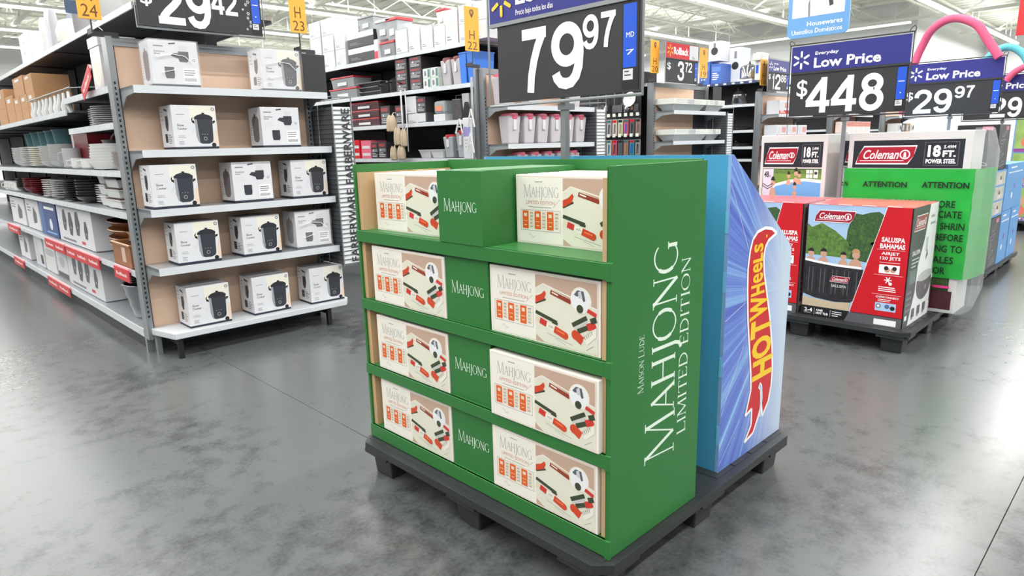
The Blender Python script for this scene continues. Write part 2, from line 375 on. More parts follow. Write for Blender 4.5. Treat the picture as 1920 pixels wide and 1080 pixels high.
for i, (a, b) in enumerate(zip(TOPS, BOT)):
    mb = MB(O); mb.box(DX0, DX1 - .014, DY0 + .003, DY1 - .002, b, a, GREEN); mb.box(DX0 - .001, DX0 + .01, DY0 - .001, DY1 + .001, b, a, GREEN)
    mb.box(DX0 - .003, DX0 + .008, DY0 - .003, DY0 + .014, b - .004, a + .002, GREEN); mb.build('shelf_tray', d, bevel=.002)
CYA, CYB = 1.490, 1.702
for i, (z0, z1) in enumerate(((.200, .418), (.460, .686), (.729, .952), (.997, 1.226))):
    xa = DX0 + .014 if i < 3 else DX0 - .004
    mb = MB(O); mb.box(xa, DX1 - .03, CYA, CYB, z0, z1, GREEN)
    ar = Art(mb, (xa, CYB, z0), (0, -1, 0), (0, 0, 1)); zc = (z1 - z0) * .52
    ar.serif('MAHJONG', .028, zc - .016, .19, zc + .014, LW, first=1.35)
    mb.build('centre_column', d, 'green column panel with white lettering')
mb = MB(O); mb.box(DX0 + .03, DX1 - .03, CYA + .002, CYB - .002, 1.2255, 1.2275, GREEN); mb.build('column_flap', d)

OR = M(226, 98, 34, rough=.4, var=0); GY = M(150, 148, 146, rough=.5, var=0); TRAY = M(226, 224, 206, rough=.4, var=0)
BRN = M(196, 166, 146, rough=.5, var=.06); OL = M(60, 70, 50, rough=.4, var=0); CAP = M(208, 72, 40, rough=.3, var=0); RB = M(150, 62, 44, rough=.3, var=0)
CRIM = M(206, 56, 48, rough=.4, var=0); PALE = M(226, 214, 190, rough=.5, var=0); LG = M(205, 205, 205, rough=.4, var=0)
GW, GH, GT = .432, .212, .05
def game_proto():
    t = thing('board_game_box', 'x', 'board game box', (0, 0, -5), 0, 'board game boxes on the green display')
    mb = MB(); mb.box(0, GT, 0, GW, 0, GH, TOY_WHITE); mb.build('box_base', t, bevel=.0015)
    mb = MB(); mb.box(-.0008, GT * .62, -.0012, GW + .0012, -.0, GH + .0012, TOY_WHITE); lid_ = mb.build('lid', t, bevel=.0015)
    mb = MB(); a = Art(mb, (-.0012, GW, 0), (0, -1, 0), (0, 0, 1), GW, GH)
    a.rect(.012, .02, .985, .98, M(226, 200, 190, rough=.4, var=0), 0); a.rect(.015, .026, .982, .974, M(240, 235, 224, rough=.35, var=.01), 1)
    a.rect(.45, .026, .975, .965, TRAY, 2)
    a.poly([(.45, .965), (.975, .965), (.975, .63), (.757, .70), (.52, .85), (.45, .77)], BRN, 3)
    a.ring([(.45, .77), (.52, .85), (.757, .70), (.975, .63)][:2], .003, CREAM, 4); a.bar(.52, .85, .975, .63, .004, CREAM, 4)
    a.poly([(.45, .12), (.53, .03), (.45, .03)], BRN, 3)
    a.serif('MAHJONG', .075, .69, .415, .83, M(170, 168, 165, rough=.5, var=0), 1.3, 3)
    a.lines(.19, .30, .90, 1, .1, .012, GY, 3)
    a.text('LIMITED EDITION', .10, .585, .375, .635, M(204, 132, 104, rough=.5, var=0), .0, l=3)
    a.rect(.125, .54, .345, .548, GY, 3)
    a.ring([(.045, .20), (.425, .20), (.425, .50), (.045, .50)], .0012, GY, 3)
    for i, x in enumerate((.062, .182, .302)):
        a.rect(x, .225, x + .06, .485, OR, 4); a.rect(x + .015, .40, x + .045, .45, PALE, 5)
        a.rect(x + .01, .33, x + .05, .338, PALE, 5); a.rect(x + .018, .27, x + .042, .282, PALE, 5)
        a.rect(x + .07, .24, x + .108, .48, PALE, 3); a.lines(x + .076, x + .104, .45, 5, .05, .012, GY, 4, i)
    for q in range(5): a.bar(.12 + q * .012, .12 + .03 * math.sin(q * 1.3), .132 + q * .012, .12 + .03 * math.sin(q * 1.3 + 1.3), .001, GY, 3)
    a.bar(.36, .55, .42, .66, .001, GY, 3)
    a.poly([(.45, .66), (.50, .70), (.535, .76), (.547, .72), (.53, .64), (.46, .57), (.45, .57)], CAP, 5); a.bar(.45, .56, .545, .64, .006, OL, 4)
    a.bar(.587, .755, .765, .665, .013, RB, 5); a.bar(.60, .755, .655, .725, .004, CREAM, 6)
    a.bar(.45, .44, .644, .345, .011, OL, 5); a.bar(.60, .345, .65, .325, .008, OL, 5)
    a.bar(.45, .345, .49, .325, .017, PALE, 5); a.bar(.49, .33, .555, .29, .018, CRIM, 6); a.bar(.55, .29, .64, .245, .018, CREAM, 6)
    a.text('MA', .57, .25, .61, .29, GY, l=8)
    a.bar(.62, .25, .715, .19, .021, CAP, 7); a.circ(.715, .19, .0105, CAP, 7); a.bar(.64, .245, .71, .21, .004, M(236, 130, 84, rough=.3, var=0), 8)
    a.circ(.847, .715, .037, CREAM, 6, 28); a.circ(.847, .715, .033, M(236, 236, 238, rough=.3, var=0), 7, 28)
    a.poly([(.79, .78), (.82, .845), (.87, .84), (.885, .72), (.87, .70), (.85, .77), (.81, .76)], M(92, 96, 104, rough=.3, var=0), 8); a.poly([(.825, .82), (.85, .845), (.862, .74), (.83, .74)], LG, 9)
    a.circ(.84, .60, .012, OL, 8, 16); a.bar(.90, .60, .972, .55, .012, CRIM, 6)
    a.bar(.775, .36, .895, .50, .013, OL, 5); a.bar(.79, .32, .90, .45, .007, LG, 5); a.bar(.925, .46, .972, .50, .016, OL, 5)
    a.bar(.82, .29, .90, .37, .014, OL, 5); a.bar(.80, .24, .86, .17, .026, CAP, 5); a.circ(.80, .235, .014, CAP, 5); a.bar(.90, .37, .965, .43, .02, CRIM, 5)
    a.poly([(.865, .20), (.945, .33), (.972, .40), (.972, .27), (.90, .14)], CREAM, 7)
    for q in range(5): a.bar(.885 + q * .014, .20 + q * .022, .875 + q * .014, .25 + q * .022, .0016, OL, 8)
    a.bar(.55, .17, .78, .08, .0014, GY, 4); a.bar(.89, .06, .95, .14, .0014, GY, 4); a.bar(.63, .12, .72, .06, .001, GY, 4)
    mb.build('lid_print', lid_)
    return t
gp = game_proto(); first = [True]
def game(x, y0, z, rz, label):
    if first[0]: gp.location = (x, y0, z); gp.rotation_euler = (0, 0, rz); gp['label'] = label; first[0] = False; return gp
    return dup(gp, (x, y0, z), rz, label)
TN = ['bottom', 'second', 'third', 'top']
for i, z in enumerate(TOPS):
    if i < 3:
        for k in range(5):
            depth = 'front one' if k == 0 else '%s from the front' % ORD[k]
            xr = [.006, .008, -.014, 0][2 if i == 1 else 0] if k == 0 else .0
            xr = (.001 if i == 0 else (-.012 if i == 1 else .012)) if k == 0 else .012
            game(DX0 + .006 + xr * 1.0 + k * .056, 1.053 if i != 1 else 1.04, z, 0, 'cream game box, %s tier, right of the centre column, %s' % (TN[i], depth))
            game(DX0 + .010 + (.004 if k else 0) + k * .056, 1.704, z, 0, 'cream game box, %s tier, left of the centre column, %s' % (TN[i], depth))
    else:
        for k in range(6):
            game(1.474 + k * .0505, 1.048, z, 0, 'cream game box, top tier, right of the centre column, %s' % ('front one' if k == 0 else '%s from the front' % ORD[k]))
        for k in range(6):
            game(1.392 + k * .0515 + (.03 if k > 2 else 0), 1.712 if k else 1.722, z, 0, 'cream game box, top tier, left of the centre column, %s' % ('front one' if k == 0 else '%s from the front' % ORD[k]))

# ================================================================== BLUE TOY DISPLAY
HX0, HX1, HY0, HY1 = 2.003, 2.512, 1.032, 2.20
h = thing('toy_car_display', 'blue cardboard display with sloping top and yellow and red flame lettering', 'display stand', (2.25, 1.6, PH)); O = h.location
prof = [(HX0, PH), (HX1 - .01, PH), (HX1, .865), (2.507, .89), (2.486, .912), (2.125, 1.175), (HX0 + .013, 1.253), (HX0, 1.253)]
L1 = M(140, 178, 226, rough=.35, var=.02); 
BLU = M(84, 108, 200, rough=.35, var=.02); BLU2 = M(106, 136, 214, rough=.35, var=.02); PB = M(176, 208, 236, rough=.35, var=.02); PWH = M(226, 232, 240, rough=.35, var=.03); CY = M(134, 190, 230, rough=.35, var=.02)
mb = MB(O); mb.prism(prof, HY0, HY0 + .012, L1, 'y'); mb.build('side_panel', h, 'printed side panel with blue rays')
mb = MB(O); a = Art(mb, (0, HY0, 0), (1, 0, 0), (0, 0, 1))
RAYM = bpy.data.materials.new('ray_print'); RAYM.use_nodes = True
nt = RAYM.node_tree; N = nt.nodes; L = nt.links; p = N['Principled BSDF']; p.inputs['Roughness'].default_value = .35
def mth(op, x, y=None):
    n_ = N.new('ShaderNodeMath'); n_.operation = op
    for i_, q in enumerate((x, y)):
        if q is None: continue
        if isinstance(q, (int, float)): n_.inputs[i_].default_value = q
        else: L.new(q, n_.inputs[i_])
    return n_.outputs[0]
tc = N.new('ShaderNodeTexCoord'); sx_ = N.new('ShaderNodeSeparateXYZ'); L.new(tc.outputs['Object'], sx_.inputs[0])
dx_ = mth('SUBTRACT', sx_.outputs[0], .20); dz_ = mth('SUBTRACT', sx_.outputs[2], .60)
an = mth('ARCTAN2', dz_, mth('ABSOLUTE', dx_)); nz = N.new('ShaderNodeTexNoise'); nz.noise_dimensions = '1D'; nz.inputs['Scale'].default_value = 5.5; nz.inputs['Detail'].default_value = 5; nz.inputs['Roughness'].default_value = .75; L.new(an, nz.inputs['W'])
cr = N.new('ShaderNodeValToRGB'); L.new(nz.outputs['Fac'], cr.inputs[0]); e = cr.color_ramp.elements
e[0].position = .38; e[0].color = (lin(84), lin(104), lin(196), 1); e[1].position = .66; e[1].color = (lin(150), lin(200), lin(236), 1)
q_ = e.new(.52); q_.color = (lin(106), lin(134), lin(214), 1)
mr = N.new('ShaderNodeMapRange'); L.new(mth('ADD', sx_.outputs[0], mth('MULTIPLY', mth('ABSOLUTE', dz_), -.10)), mr.inputs[0]); mr.inputs[1].default_value = -.13; mr.inputs[2].default_value = .20; mr.inputs[3].default_value = 0; mr.inputs[4].default_value = .92
mx = N.new('ShaderNodeMix'); mx.data_type = 'RGBA'; L.new(mr.outputs[0], mx.inputs[0]); L.new(cr.outputs[0], mx.inputs[6]); mx.inputs[7].default_value = (lin(206), lin(222), lin(236), 1); L.new(mx.outputs[2], p.inputs['Base Color'])
a.poly([(2.004, .146), (2.501, .146), (2.511, .865), (2.505, .89), (2.485, .911), (2.124, 1.174), (2.016, 1.252), (2.004, 1.252)], RAYM, 1)
for q, (z0, z1) in enumerate(((1.16, .93), (.70, .74), (.36, .58), (.17, .30))): a.bar(2.006, z0, 2.15, z1, .002, PWH, 4)
FL = [(2.367, .962), (2.323, .983), (2.27, .991), (2.212, .983), (2.178, .96), (2.161, .921), (2.152, .861), (2.157, .783), (2.174, .661), (2.197, .558), (2.219, .453), (2.226, .392), (2.192, .301), (2.242, .314), (2.243, .248), (2.196, .194), (2.265, .21), (2.298, .261), (2.318, .30), (2.314, .34), (2.336, .255), (2.382, .302), (2.4, .368), (2.4, .439), (2.384, .531), (2.35, .649), (2.309, .756), (2.282, .825), (2.271, .883), (2.279, .921), (2.302, .942)]
cx = sum(q[0] for q in FL) / len(FL); cz = sum(q[1] for q in FL) / len(FL)
def fan(pts, m, l):   # flame as strips so that the concave outline stays right
    vs = [a.p(q[0], q[1], l) for q in pts]; mb.poly(vs, m)
from mathutils.geometry import tessellate_polygon
def tess(pts, m, l):
    tr = tessellate_polygon([[V((q[0], q[1], 0)) for q in pts]]); mb.add([a.p(q[0], q[1], l) for q in pts], [tuple(t) for t in tr], m)
tess(FL, RED, 6)
a.ring(FL, .011, PURE, 7)
YE = M(246, 208, 24, rough=.35, var=0)
def flame_letter(ch, z0, z1, xa, xb):
    vs, fs = text_shape(ch, .02 if ch == 'e' else .04, 0, 3); ax_ = min(v[0] for v in vs); bx = max(v[0] for v in vs); ay = min(v[1] for v in vs); by = max(v[1] for v in vs)
    mb.add([a.p(xb - (v[1] - ay) / (by - ay) * (xb - xa), z0 + (v[0] - ax_) / (bx - ax_) * (z1 - z0), 8) for v in vs], fs, YE)
for ch, z0, z1, xa, xb in (('H', .42, .497, 2.232, 2.392), ('O', .50, .585, 2.218, 2.375), ('T', .588, .655, 2.2, 2.36), ('W', .66, .748, 2.185, 2.325), ('H', .752, .792, 2.185, 2.292), ('e', .797, .832, 2.195, 2.272), ('e', .836, .87, 2.19, 2.264), ('L', .873, .905, 2.188, 2.262), ('S', .909, .94, 2.192, 2.262)):
    flame_letter(ch, z0, z1, xa, xb)
a.circ(2.285, .96, .006, YE, 8, 8)
SLOT = [(2.288, .385), (2.30, .401), (2.316, .385), (2.325, .33), (2.318, .262), (2.309, .262), (2.312, .33), (2.304, .372)]
tess(SLOT, PB, 9); a.ring(SLOT, .005, PURE, 10)
mb.build('side_print', h, 'blue ray print with a red flame and yellow lettering')
mb = MB(O); mb.box(HX0, HX0 + .012, HY0 + .012, HY1, PH, 1.253, TEAL); 
for z in (.25, .50, .80, 1.0): mb.box(HX0 - .002, HX0 + .002, HY0 + .003, HY0 + .012, z, z + .07, M(120, 200, 235, rough=.4, var=0))
mb.build('back_panel', h, 'plain light blue back panel')
MB(O).prism(prof, HY1, HY1 + .012, L1, 'y').build('side_panel', h)
mb = MB(O)
for z, xe in ((.42, HX1 - .02), (.70, HX1 - .02), (.92, 2.44)): mb.box(HX0 + .014, xe, HY0 + .014, HY1 - .002, z, z + .02, TEAL)
mb.box(HX0 + .014, HX1 - .014, HY0 + .014, HY1 - .002, PH, PH + .05, TEAL); mb.box(HX1 - .03, HX1 - .018, HY0 + .014, HY1 - .002, PH, PH + .12, TEAL)
mb.build('shelf_tray', h)

# ================================================================== PRICE SIGNS
def burst(a, cx, cy, r, m, l=4):
    for i in range(6):
        t = math.radians(90 + 60 * i); c_, s_ = math.cos(t), math.sin(t)
        a.bar(cx + c_ * r * .36, cy + s_ * r * .36, cx + c_ * r, cy + s_ * r, r * .26, m, l); a.circ(cx + c_ * r, cy + s_ * r, r * .13, m, l, 10)
DG = M(236, 237, 238, rough=.5, var=0); YEL = M(246, 196, 58, rough=.45, var=0)
def price_sign(label, origin, facing, digits, header='low', W=.78, H=.50, pole=None, framemat=STEEL, post=None, bars=True, small=None, strip=None):
    """origin = lower left corner seen from the front; facing 'x' looks to -X, 'y' looks to -Y"""
    o = V(origin); u = V((0, -1, 0)) if facing == 'x' else V((1, 0, 0)); nrm = u.cross(V((0, 0, 1)))
    base = o + u * (W / 2)
    t = thing('price_sign', label, 'sign', (base.x, base.y, pole[1] if pole else o.z), 0, 'black price signs')
    def slab(mb, u0_, u1_, z0, z1, n0, n1, m):
        P = [o + u * a_ + V((0, 0, z)) - nrm * (-n_) for n_ in (n0, n1) for a_, z in ((u0_, z0), (u1_, z0), (u1_, z1), (u0_, z1))]
        mb.add(P, [(0, 1, 2, 3), (7, 6, 5, 4), (0, 4, 5, 1), (1, 5, 6, 2), (2, 6, 7, 3), (3, 7, 4, 0)], m)
    mb = MB(t.location); slab(mb, .05 if small else .012, W - .012, .012, H - .17, 0, -.012, SIGNBLACK); pp_ = mb.build('price_panel', t)
    mb = MB(t.location); slab(mb, .012, W - .012, H - .185, H - .012, .004, -.012, {'low': NAVY, 'roll': RED}[header]); slab(mb, .012, W - .012, H - .20, H - .186, .006, -.012, STEEL if pole and pole[0] == 'chrome' else INK)
    hp_ = mb.build('header_panel', t)
    mb = MB(t.location); a = Art(mb, o + nrm * .001, u, (0, 0, 1))
    for (s_, x0, y0, x1, y1) in digits: a.digit(s_, x0, y0, x1, y1, DG, 2)
    if bars:
        for q in (.297, .473, .655): a.rect(q, .02, q + .001, H - .205, M(34, 34, 36, rough=.5, var=0), 1)
    x0 = (W - .075) if strip is None else strip
    a.rect(x0 - .006, .02, x0 + .062, H - .205, BLACK, 1); a.rect(x0, .09, x0 + .053, H - .21, STRIPBLUE, 3); a.rect(x0, .05, x0 + .04, .085, WHITE, 3); a.lines(x0 + .006, x0 + .034, .075, 2, .012, .004, INK, 4)
    for q in small or (): a.text(q[0], x0 + .012, q[1], x0 + .044, q[1] + .016, PURE, l=4)
    if not small: a.rect(x0 + .008, .20, x0 + .045, .204, PURE, 4); a.circ(x0 + .026, .13, .004, PURE, 4, 8)
    mb.build('price_digits', pp_)
    mb = MB(t.location); a = Art(mb, o + nrm * .006, u, (0, 0, 1))
    if header == 'low':
        burst(a, .082, H - .105, .055, PURE if facing != 'x' or not small else YEL)
        if small:
            a.text('Everyday', .17, H - .065, .33, H - .035, PURE, .02); a.text('Low Price', .16, H - .135, .60, H - .075, PURE, .028)
            a.text('Precio bajo todos los días', .16, H - .178, .35, H - .152, PURE, .005)
        else:
            a.text('Everyday', .175, H - .085, .33, H - .057, PURE, .02); a.text('Low Price', .17, H - .165, .60, H - .098, PURE, .028)
    if header == 'low': mb.build('header_lettering', hp_)
    mb = MB(t.location)   # rod frame
    P = [o + nrm * .002, o + u * W + nrm * .002, o + u * W + V((0, 0, H)) + nrm * .002, o + V((0, 0, H)) + nrm * .002]
    mb.tube([P[0], P[1], P[2], P[3], P[0], P[1]], .006, framemat, 6); mb.build('frame', t)
    mb = MB(t.location)
    for e in (P[3], P[2]):
        mb.tube([e + u * .03 * (1 if e is P[3] else -1), e + u * .02 * (1 if e is P[3] else -1) + V((0, 0, .02)), e + V((0, 0, .035)), e - u * .008 * (1 if e is P[3] else -1) + V((0, 0, .02)), e - V((0, 0, .02))], .003, framemat, 5)
    mb.build('hook', t)
    if pole:
        mb = MB(t.location); c_ = base - nrm * .034
        pw = .009 if pole[0] == 'grey' else .012; mb.box(c_.x - pw, c_.x + pw, c_.y - .012, c_.y + .012, pole[1], o.z + H - .1, STEEL); mb.box(c_.x - .02, c_.x + .036, c_.y - .018, c_.y + .018, o.z - .03, o.z - .008, STEEL)
        mb.box(c_.x - pw - .003, c_.x + pw + .003, c_.y - .04, c_.y + .04, pole[1], pole[1] + .01, STEEL); mb.build('pole', t)
    return t
price_sign('large black price sign reading 79.97 on a steel pole above the game display', (1.90, 2.045, 1.455), 'x',
           [('7', .175, .04, .315, .272), ('9', .335, .04, .49, .272), ('9', .485, .165, .556, .28), ('7', .56, .165, .63, .28)], pole=('chrome', PH), bars=False, W=.74,
           small=[('MD', .185), ('7', .13)], strip=.66)
price_sign('black price sign reading 448 dollars with a navy header on a grey pole', (4.90, 2.112, 1.44), 'x',
           [('$', .06, .13, .135, .262), ('4', .13, .03, .292, .268), ('4', .302, .03, .466, .268), ('8', .482, .025, .635, .268)], pole=('grey', PH), framemat=INK)
price_sign('black price sign reading 29.97, behind the pink pool noodle', (7.40, 2.045, 1.47), 'x',
           [('$', .01, .145, .075, .235), ('2', .085, .03, .235, .25), ('9', .25, .03, .40, .25), ('9', .415, .155, .495, .262), ('7', .50, .155, .57, .262)], pole=('grey', .12), framemat=INK)
price_sign('black price sign reading 29, cut by the right edge of the picture', (9.30, 1.95, 1.44), 'x',
           [('$', .20, .13, .26, .24), ('2', .27, .03, .41, .245), ('9', .425, .03, .555, .245)], pole=('grey', 0), framemat=INK)
price_sign('black price sign reading 29.42 above the slow cooker shelves', (1.32, 4.45, 2.035), 'y',
           [('$', .035, .12, .10, .21), ('2', .125, .03, .28, .285), ('9', .29, .02, .44, .285), ('4', .445, .12, .525, .265), ('2', .53, .12, .61, .265)], W=.775)
t = bpy.data.objects['price_sign.004']; mb = MB(t.location); a = Art(mb, (1.32, 4.45, 2.035), (1, 0, 0), (0, 0, 1)); rnd = random.Random(9)
for q in range(9):
    cx_, cz_, rr0 = .665 + rnd.uniform(-.03, .03), .05 + q * .024 + rnd.uniform(-.005, .005), rnd.uniform(.006, .014)
    for w6 in range(6): th = w6 * math.pi / 3; a.bar(cx_ + .3 * rr0 * math.cos(th), cz_ + .3 * rr0 * math.sin(th), cx_ + rr0 * math.cos(th), cz_ + rr0 * math.sin(th), .003, DG, 4)
o = mb.build('snow_pattern', t); o['kind'] = 'stuff'
t = price_sign('small black price sign reading 3.72 with a red rollback header', (7.0, 4.5, 1.975), 'y',
           [('$', .04, .15, .12, .24), ('3', .27, .04, .42, .265), ('7', .435, .145, .51, .262), ('2', .515, .145, .60, .262)], 'roll', W=.74, H=.475, bars=False)
mb = MB(t.location); a = Art(mb, V((7.0, 4.494, 1.975)), (1, 0, 0), (0, 0, 1)); a.rect(.52, .295, .725, .458, WHITE, 2); burst(a, .09, .375, .06, YEL)
a.text('Rollback', .17, .335, .50, .42, PURE, .03); a.text('WAS', .57, .41, .66, .44, INK); a.text('4.24', .55, .34, .69, .40, INK, .03); a.lines(.58, .66, .325, 2, .015, .006, INK, 3); mb.build('header_lettering', t)
price_sign('small black price sign reading 12.86 left of the 448 sign', (9.70, 4.5, 1.985), 'y',
           [('$', .03, .16, .10, .24), ('1', .13, .03, .24, .25), ('2', .25, .03, .44, .25), ('8', .45, .14, .54, .25), ('6', .55, .14, .64, .25)], W=.74, H=.46, bars=False)

# ================================================================== AISLE FLAGS
AM = M(246, 178, 62, rough=.5, var=.02); BRW = M(110, 62, 24, rough=.5, var=0)
def flag(x, num, label, z0=2.12, hgt=.37, wd=.165, y=4.60):
    t = thing('aisle_flag', label, 'sign', (x, y, z0), 0, 'yellow aisle number flags')
    mb = MB(); mb.box(-wd / 2, wd / 2, -.003, .003, 0, hgt, AM); pl_ = mb.build('plate', t, bevel=.002)
    mb = MB(); a = Art(mb, (-wd / 2, -.003, 0), (1, 0, 0), (0, 0, 1), wd, hgt)
    a.circ(.5, .875, .026, BRW, 1, 16); a.poly([(.36, .85), (.5, .74), (.64, .85)], BRW, 1)
    for q in range(8):
        th = math.radians(q * 45); a.bar(.5, .875, .5 + .11 * math.cos(th), .875 + .05 * math.sin(th), .003, AM, 2)
    a.text('H', .30, .27, .68, .47, BRW, .0, l=1); a.text(num, .16, .04, .84, .22, BRW, .0, l=1, res=4)
    mb.build('flag_lettering', pl_)
    MB().box(-.004, .004, -.002, .004, 2.03 - z0, 0, DARKMETAL).box(-.004, .004, .0, .095, 2.03 - z0 - .03, 2.03 - z0, DARKMETAL).box(-.004 - (.0 if x < 2.4 and x > 2 else 0), .16, .086, .096, 2.03 - z0 - .035, 2.03 - z0 - .005, DARKMETAL).build('bracket', t)
    return t
flag(1.12, '24', 'yellow aisle flag 24 at the left corner of the nearest shelving', z0=2.075, wd=.12)
flag(2.425, '23', 'yellow aisle flag 23 beside the 29.42 price sign', z0=2.12, wd=.125)
flag(4.07, '22', 'yellow aisle flag 22 left of the 79.97 sign'); flag(6.93, '20', 'yellow aisle flag 20 left of the rollback sign', z0=2.09, wd=.17)
flag(8.05, '19', 'yellow aisle flag 19 right of the rollback sign', z0=2.09, wd=.19); flag(9.78, '18', 'narrow yellow flag H 18 at the end of the dark blue top shelf', z0=2.07, wd=.22)

# ================================================================== SHELVING
SL = M(30, 30, 32, rough=.7, var=0); BACKD = M(62, 62, 66, rough=.7, var=.04)
def shelf_mesh_x(w, d, drop=.0):      # end-cap shelf: lip in front (y=0), back at y=d
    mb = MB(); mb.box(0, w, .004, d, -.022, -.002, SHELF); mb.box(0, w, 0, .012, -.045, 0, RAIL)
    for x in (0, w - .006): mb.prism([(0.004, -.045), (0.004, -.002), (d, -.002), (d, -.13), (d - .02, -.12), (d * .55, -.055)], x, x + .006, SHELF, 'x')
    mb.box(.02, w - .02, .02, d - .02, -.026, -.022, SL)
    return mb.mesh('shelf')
def endcap(label, x0, levels, w=1.255, y0=4.40, yb=4.70, top=2.0, tan=None):
    tan = tan or w
    t = thing('end_display_shelf', label, 'shelving', (x0, y0, 0), 0, 'end of aisle shelf units')
    d = yb - y0
    mb = MB(); mb.box(.02, tan, d, d + .02, .17, top - .05, TAN)
    if tan < w: mb.box(tan, w, d, d + .02, .17, top - .05, BACKD)
    mb.build('back_panel', t)
    MB().box(-.02, w + .01, d - .01, d + .03, top - .05, top, STEEL).build('top_rail', t)
    for x in (-.03, w - .02):
        mb = MB(); mb.box(x, x + .035, d - .035, d + .03, .10, top, STEEL); up_ = mb.build('upright', t)
        mb = MB(); z = .25
        while z < top - .25: mb.box(x + .012, x + .022, d - .0365, d - .034, z, z + .016, SL); z += .032
        o = mb.build('upright_slots', up_)
    me = shelf_mesh_x(w, d)
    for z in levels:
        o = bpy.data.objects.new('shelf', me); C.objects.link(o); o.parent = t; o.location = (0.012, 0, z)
    mb = MB(); mb.prism([(-.01, d), (-.01, .24), (.05, .0), (w + .03, -.01), (w + .09, .08), (w + .09, d)], .135, .175, RAIL); mb.build('base_deck', t, bevel=.004)
    for x in (.07, w - .12):
        mb = MB(); mb.box(x, x + .03, .02, .05, 0, .135, BLACK); mb.box(x, x + .03, .05, d, .09, .135, BLACK); mb.build('leg', t)
    mb = MB(); mb.box(.0, .03, .22, .26, 0, .135, STEEL); mb.build('leg', t)
    return t
e1 = endcap('tan-backed end shelf unit stocked with thirteen slow cooker boxes', 1.228, [.600, .966, 1.325, 1.70])
endcap('tan-backed end shelf unit of pink-lidded pitchers behind the 79.97 sign', 4.28, [.60, .96, 1.312, 1.66])
endcap('tan-backed end shelf unit of foil pans under the rollback sign', 7.05, [.60, .96, 1.30, 1.66], tan=.95)
endcap('tan-backed end shelf unit of red and white boxes left of the 448 sign', 9.92, [.60, .96, 1.30, 1.66])
endcap('end shelf unit with pale boxes just above the first pool carton', 12.80, [.60, .96, 1.37, 1.70])
endcap('most distant end shelf unit, in the gap under the second low price sign', 15.7, [.60, .96, 1.37, 1.70])

def gondola(label, xl, levels, y1, top=None, sec=1.22, levels1=None, y0=4.772, width=1.32, topx=0.0, topm=None):
    t = thing('shelving_unit', label, 'shelving', (xl, y0, 0), 0, 'long shelving units between the aisles')
    n = int((y1 - y0) / sec); Lg = n * sec; cx = width / 2
    tz = (top or 2.0)
    MB().box(cx - .02, cx + .02, 0, Lg, .15, tz, BACKD).build('back_panel', t)
    MB().box(.03, width - .03, .0, Lg, .0, .13, DARKMETAL).build('kick_plate', t)
    mb = MB(); mb.box(0, width, 0, Lg, .13, .15, SHELF); mb.box(-.004, .008, 0, Lg, .105, .155, RAIL); mb.box(width - .008, width + .004, 0, Lg, .105, .155, RAIL); mb.build('base_deck', t)
    for q in (0, width - .05): MB().box(q, q + .05, -.035, -.002, 0, 2.0, STEEL).build('end_upright', t)
    for k in range(n + 1):
        MB().box(cx - .035, cx + .035, k * sec - .015, k * sec + .015, .1, tz + .02, DARKMETAL).build('post', t)
    def smesh(dep, far):
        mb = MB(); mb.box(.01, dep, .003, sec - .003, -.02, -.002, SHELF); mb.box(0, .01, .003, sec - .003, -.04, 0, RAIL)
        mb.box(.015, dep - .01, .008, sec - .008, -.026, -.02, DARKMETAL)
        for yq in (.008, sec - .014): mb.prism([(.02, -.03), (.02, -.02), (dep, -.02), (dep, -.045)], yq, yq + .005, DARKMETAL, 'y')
        for q in range(8): mb.box(-.001, .001, .06 + q * .14, .06 + q * .14 + .05, -.033, -.008, WHITE)
        return mb.mesh('shelf')
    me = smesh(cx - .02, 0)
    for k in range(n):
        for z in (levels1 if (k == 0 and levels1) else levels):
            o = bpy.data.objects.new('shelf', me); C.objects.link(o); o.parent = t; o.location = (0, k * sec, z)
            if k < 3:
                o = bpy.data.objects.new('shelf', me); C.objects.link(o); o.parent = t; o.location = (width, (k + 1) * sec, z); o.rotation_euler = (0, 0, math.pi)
    if top:
        mt = smesh(cx - .02 - topx, 0)
        if topm: mt.materials[1] = topm
        for k in range(n):
            o = bpy.data.objects.new('top_shelf', mt); C.objects.link(o); o.parent = t; o.location = (topx, k * sec, top)
            o = bpy.data.objects.new('top_shelf', mt); C.objects.link(o); o.parent = t; o.location = (width - topx, (k + 1) * sec, top); o.rotation_euler = (0, 0, math.pi)
    return t
gondola('long shelving unit of crockery at the left edge', 1.20, [1.20, .93, .55, 1.64], 14.6, 2.235, levels1=[1.72, 1.50, 1.20, .93, .55], topx=.2)
gondola('long shelving unit of food storage containers behind the game display', 4.22, [1.88, 1.55, 1.19, .85, .5], 13.4, 2.25)
gondola('long shelving unit with hanging kitchen utensils', 7.04, [2.0, .85, .5], 11, None)
gondola('long shelving unit with a dark blue top shelf of appliances', 9.90, [1.83, 1.44, 1.19, 1.0, .6], 11, 2.17, topm=M(44, 62, 104, rough=.4))
gondola('far shelving unit under the 448 price sign', 12.78, [1.44, 1.0, .6], 11, 2.0)
gondola('farthest shelving unit near the white wall', 15.68, [1.44, 1.0, .6], 11, 2.0)

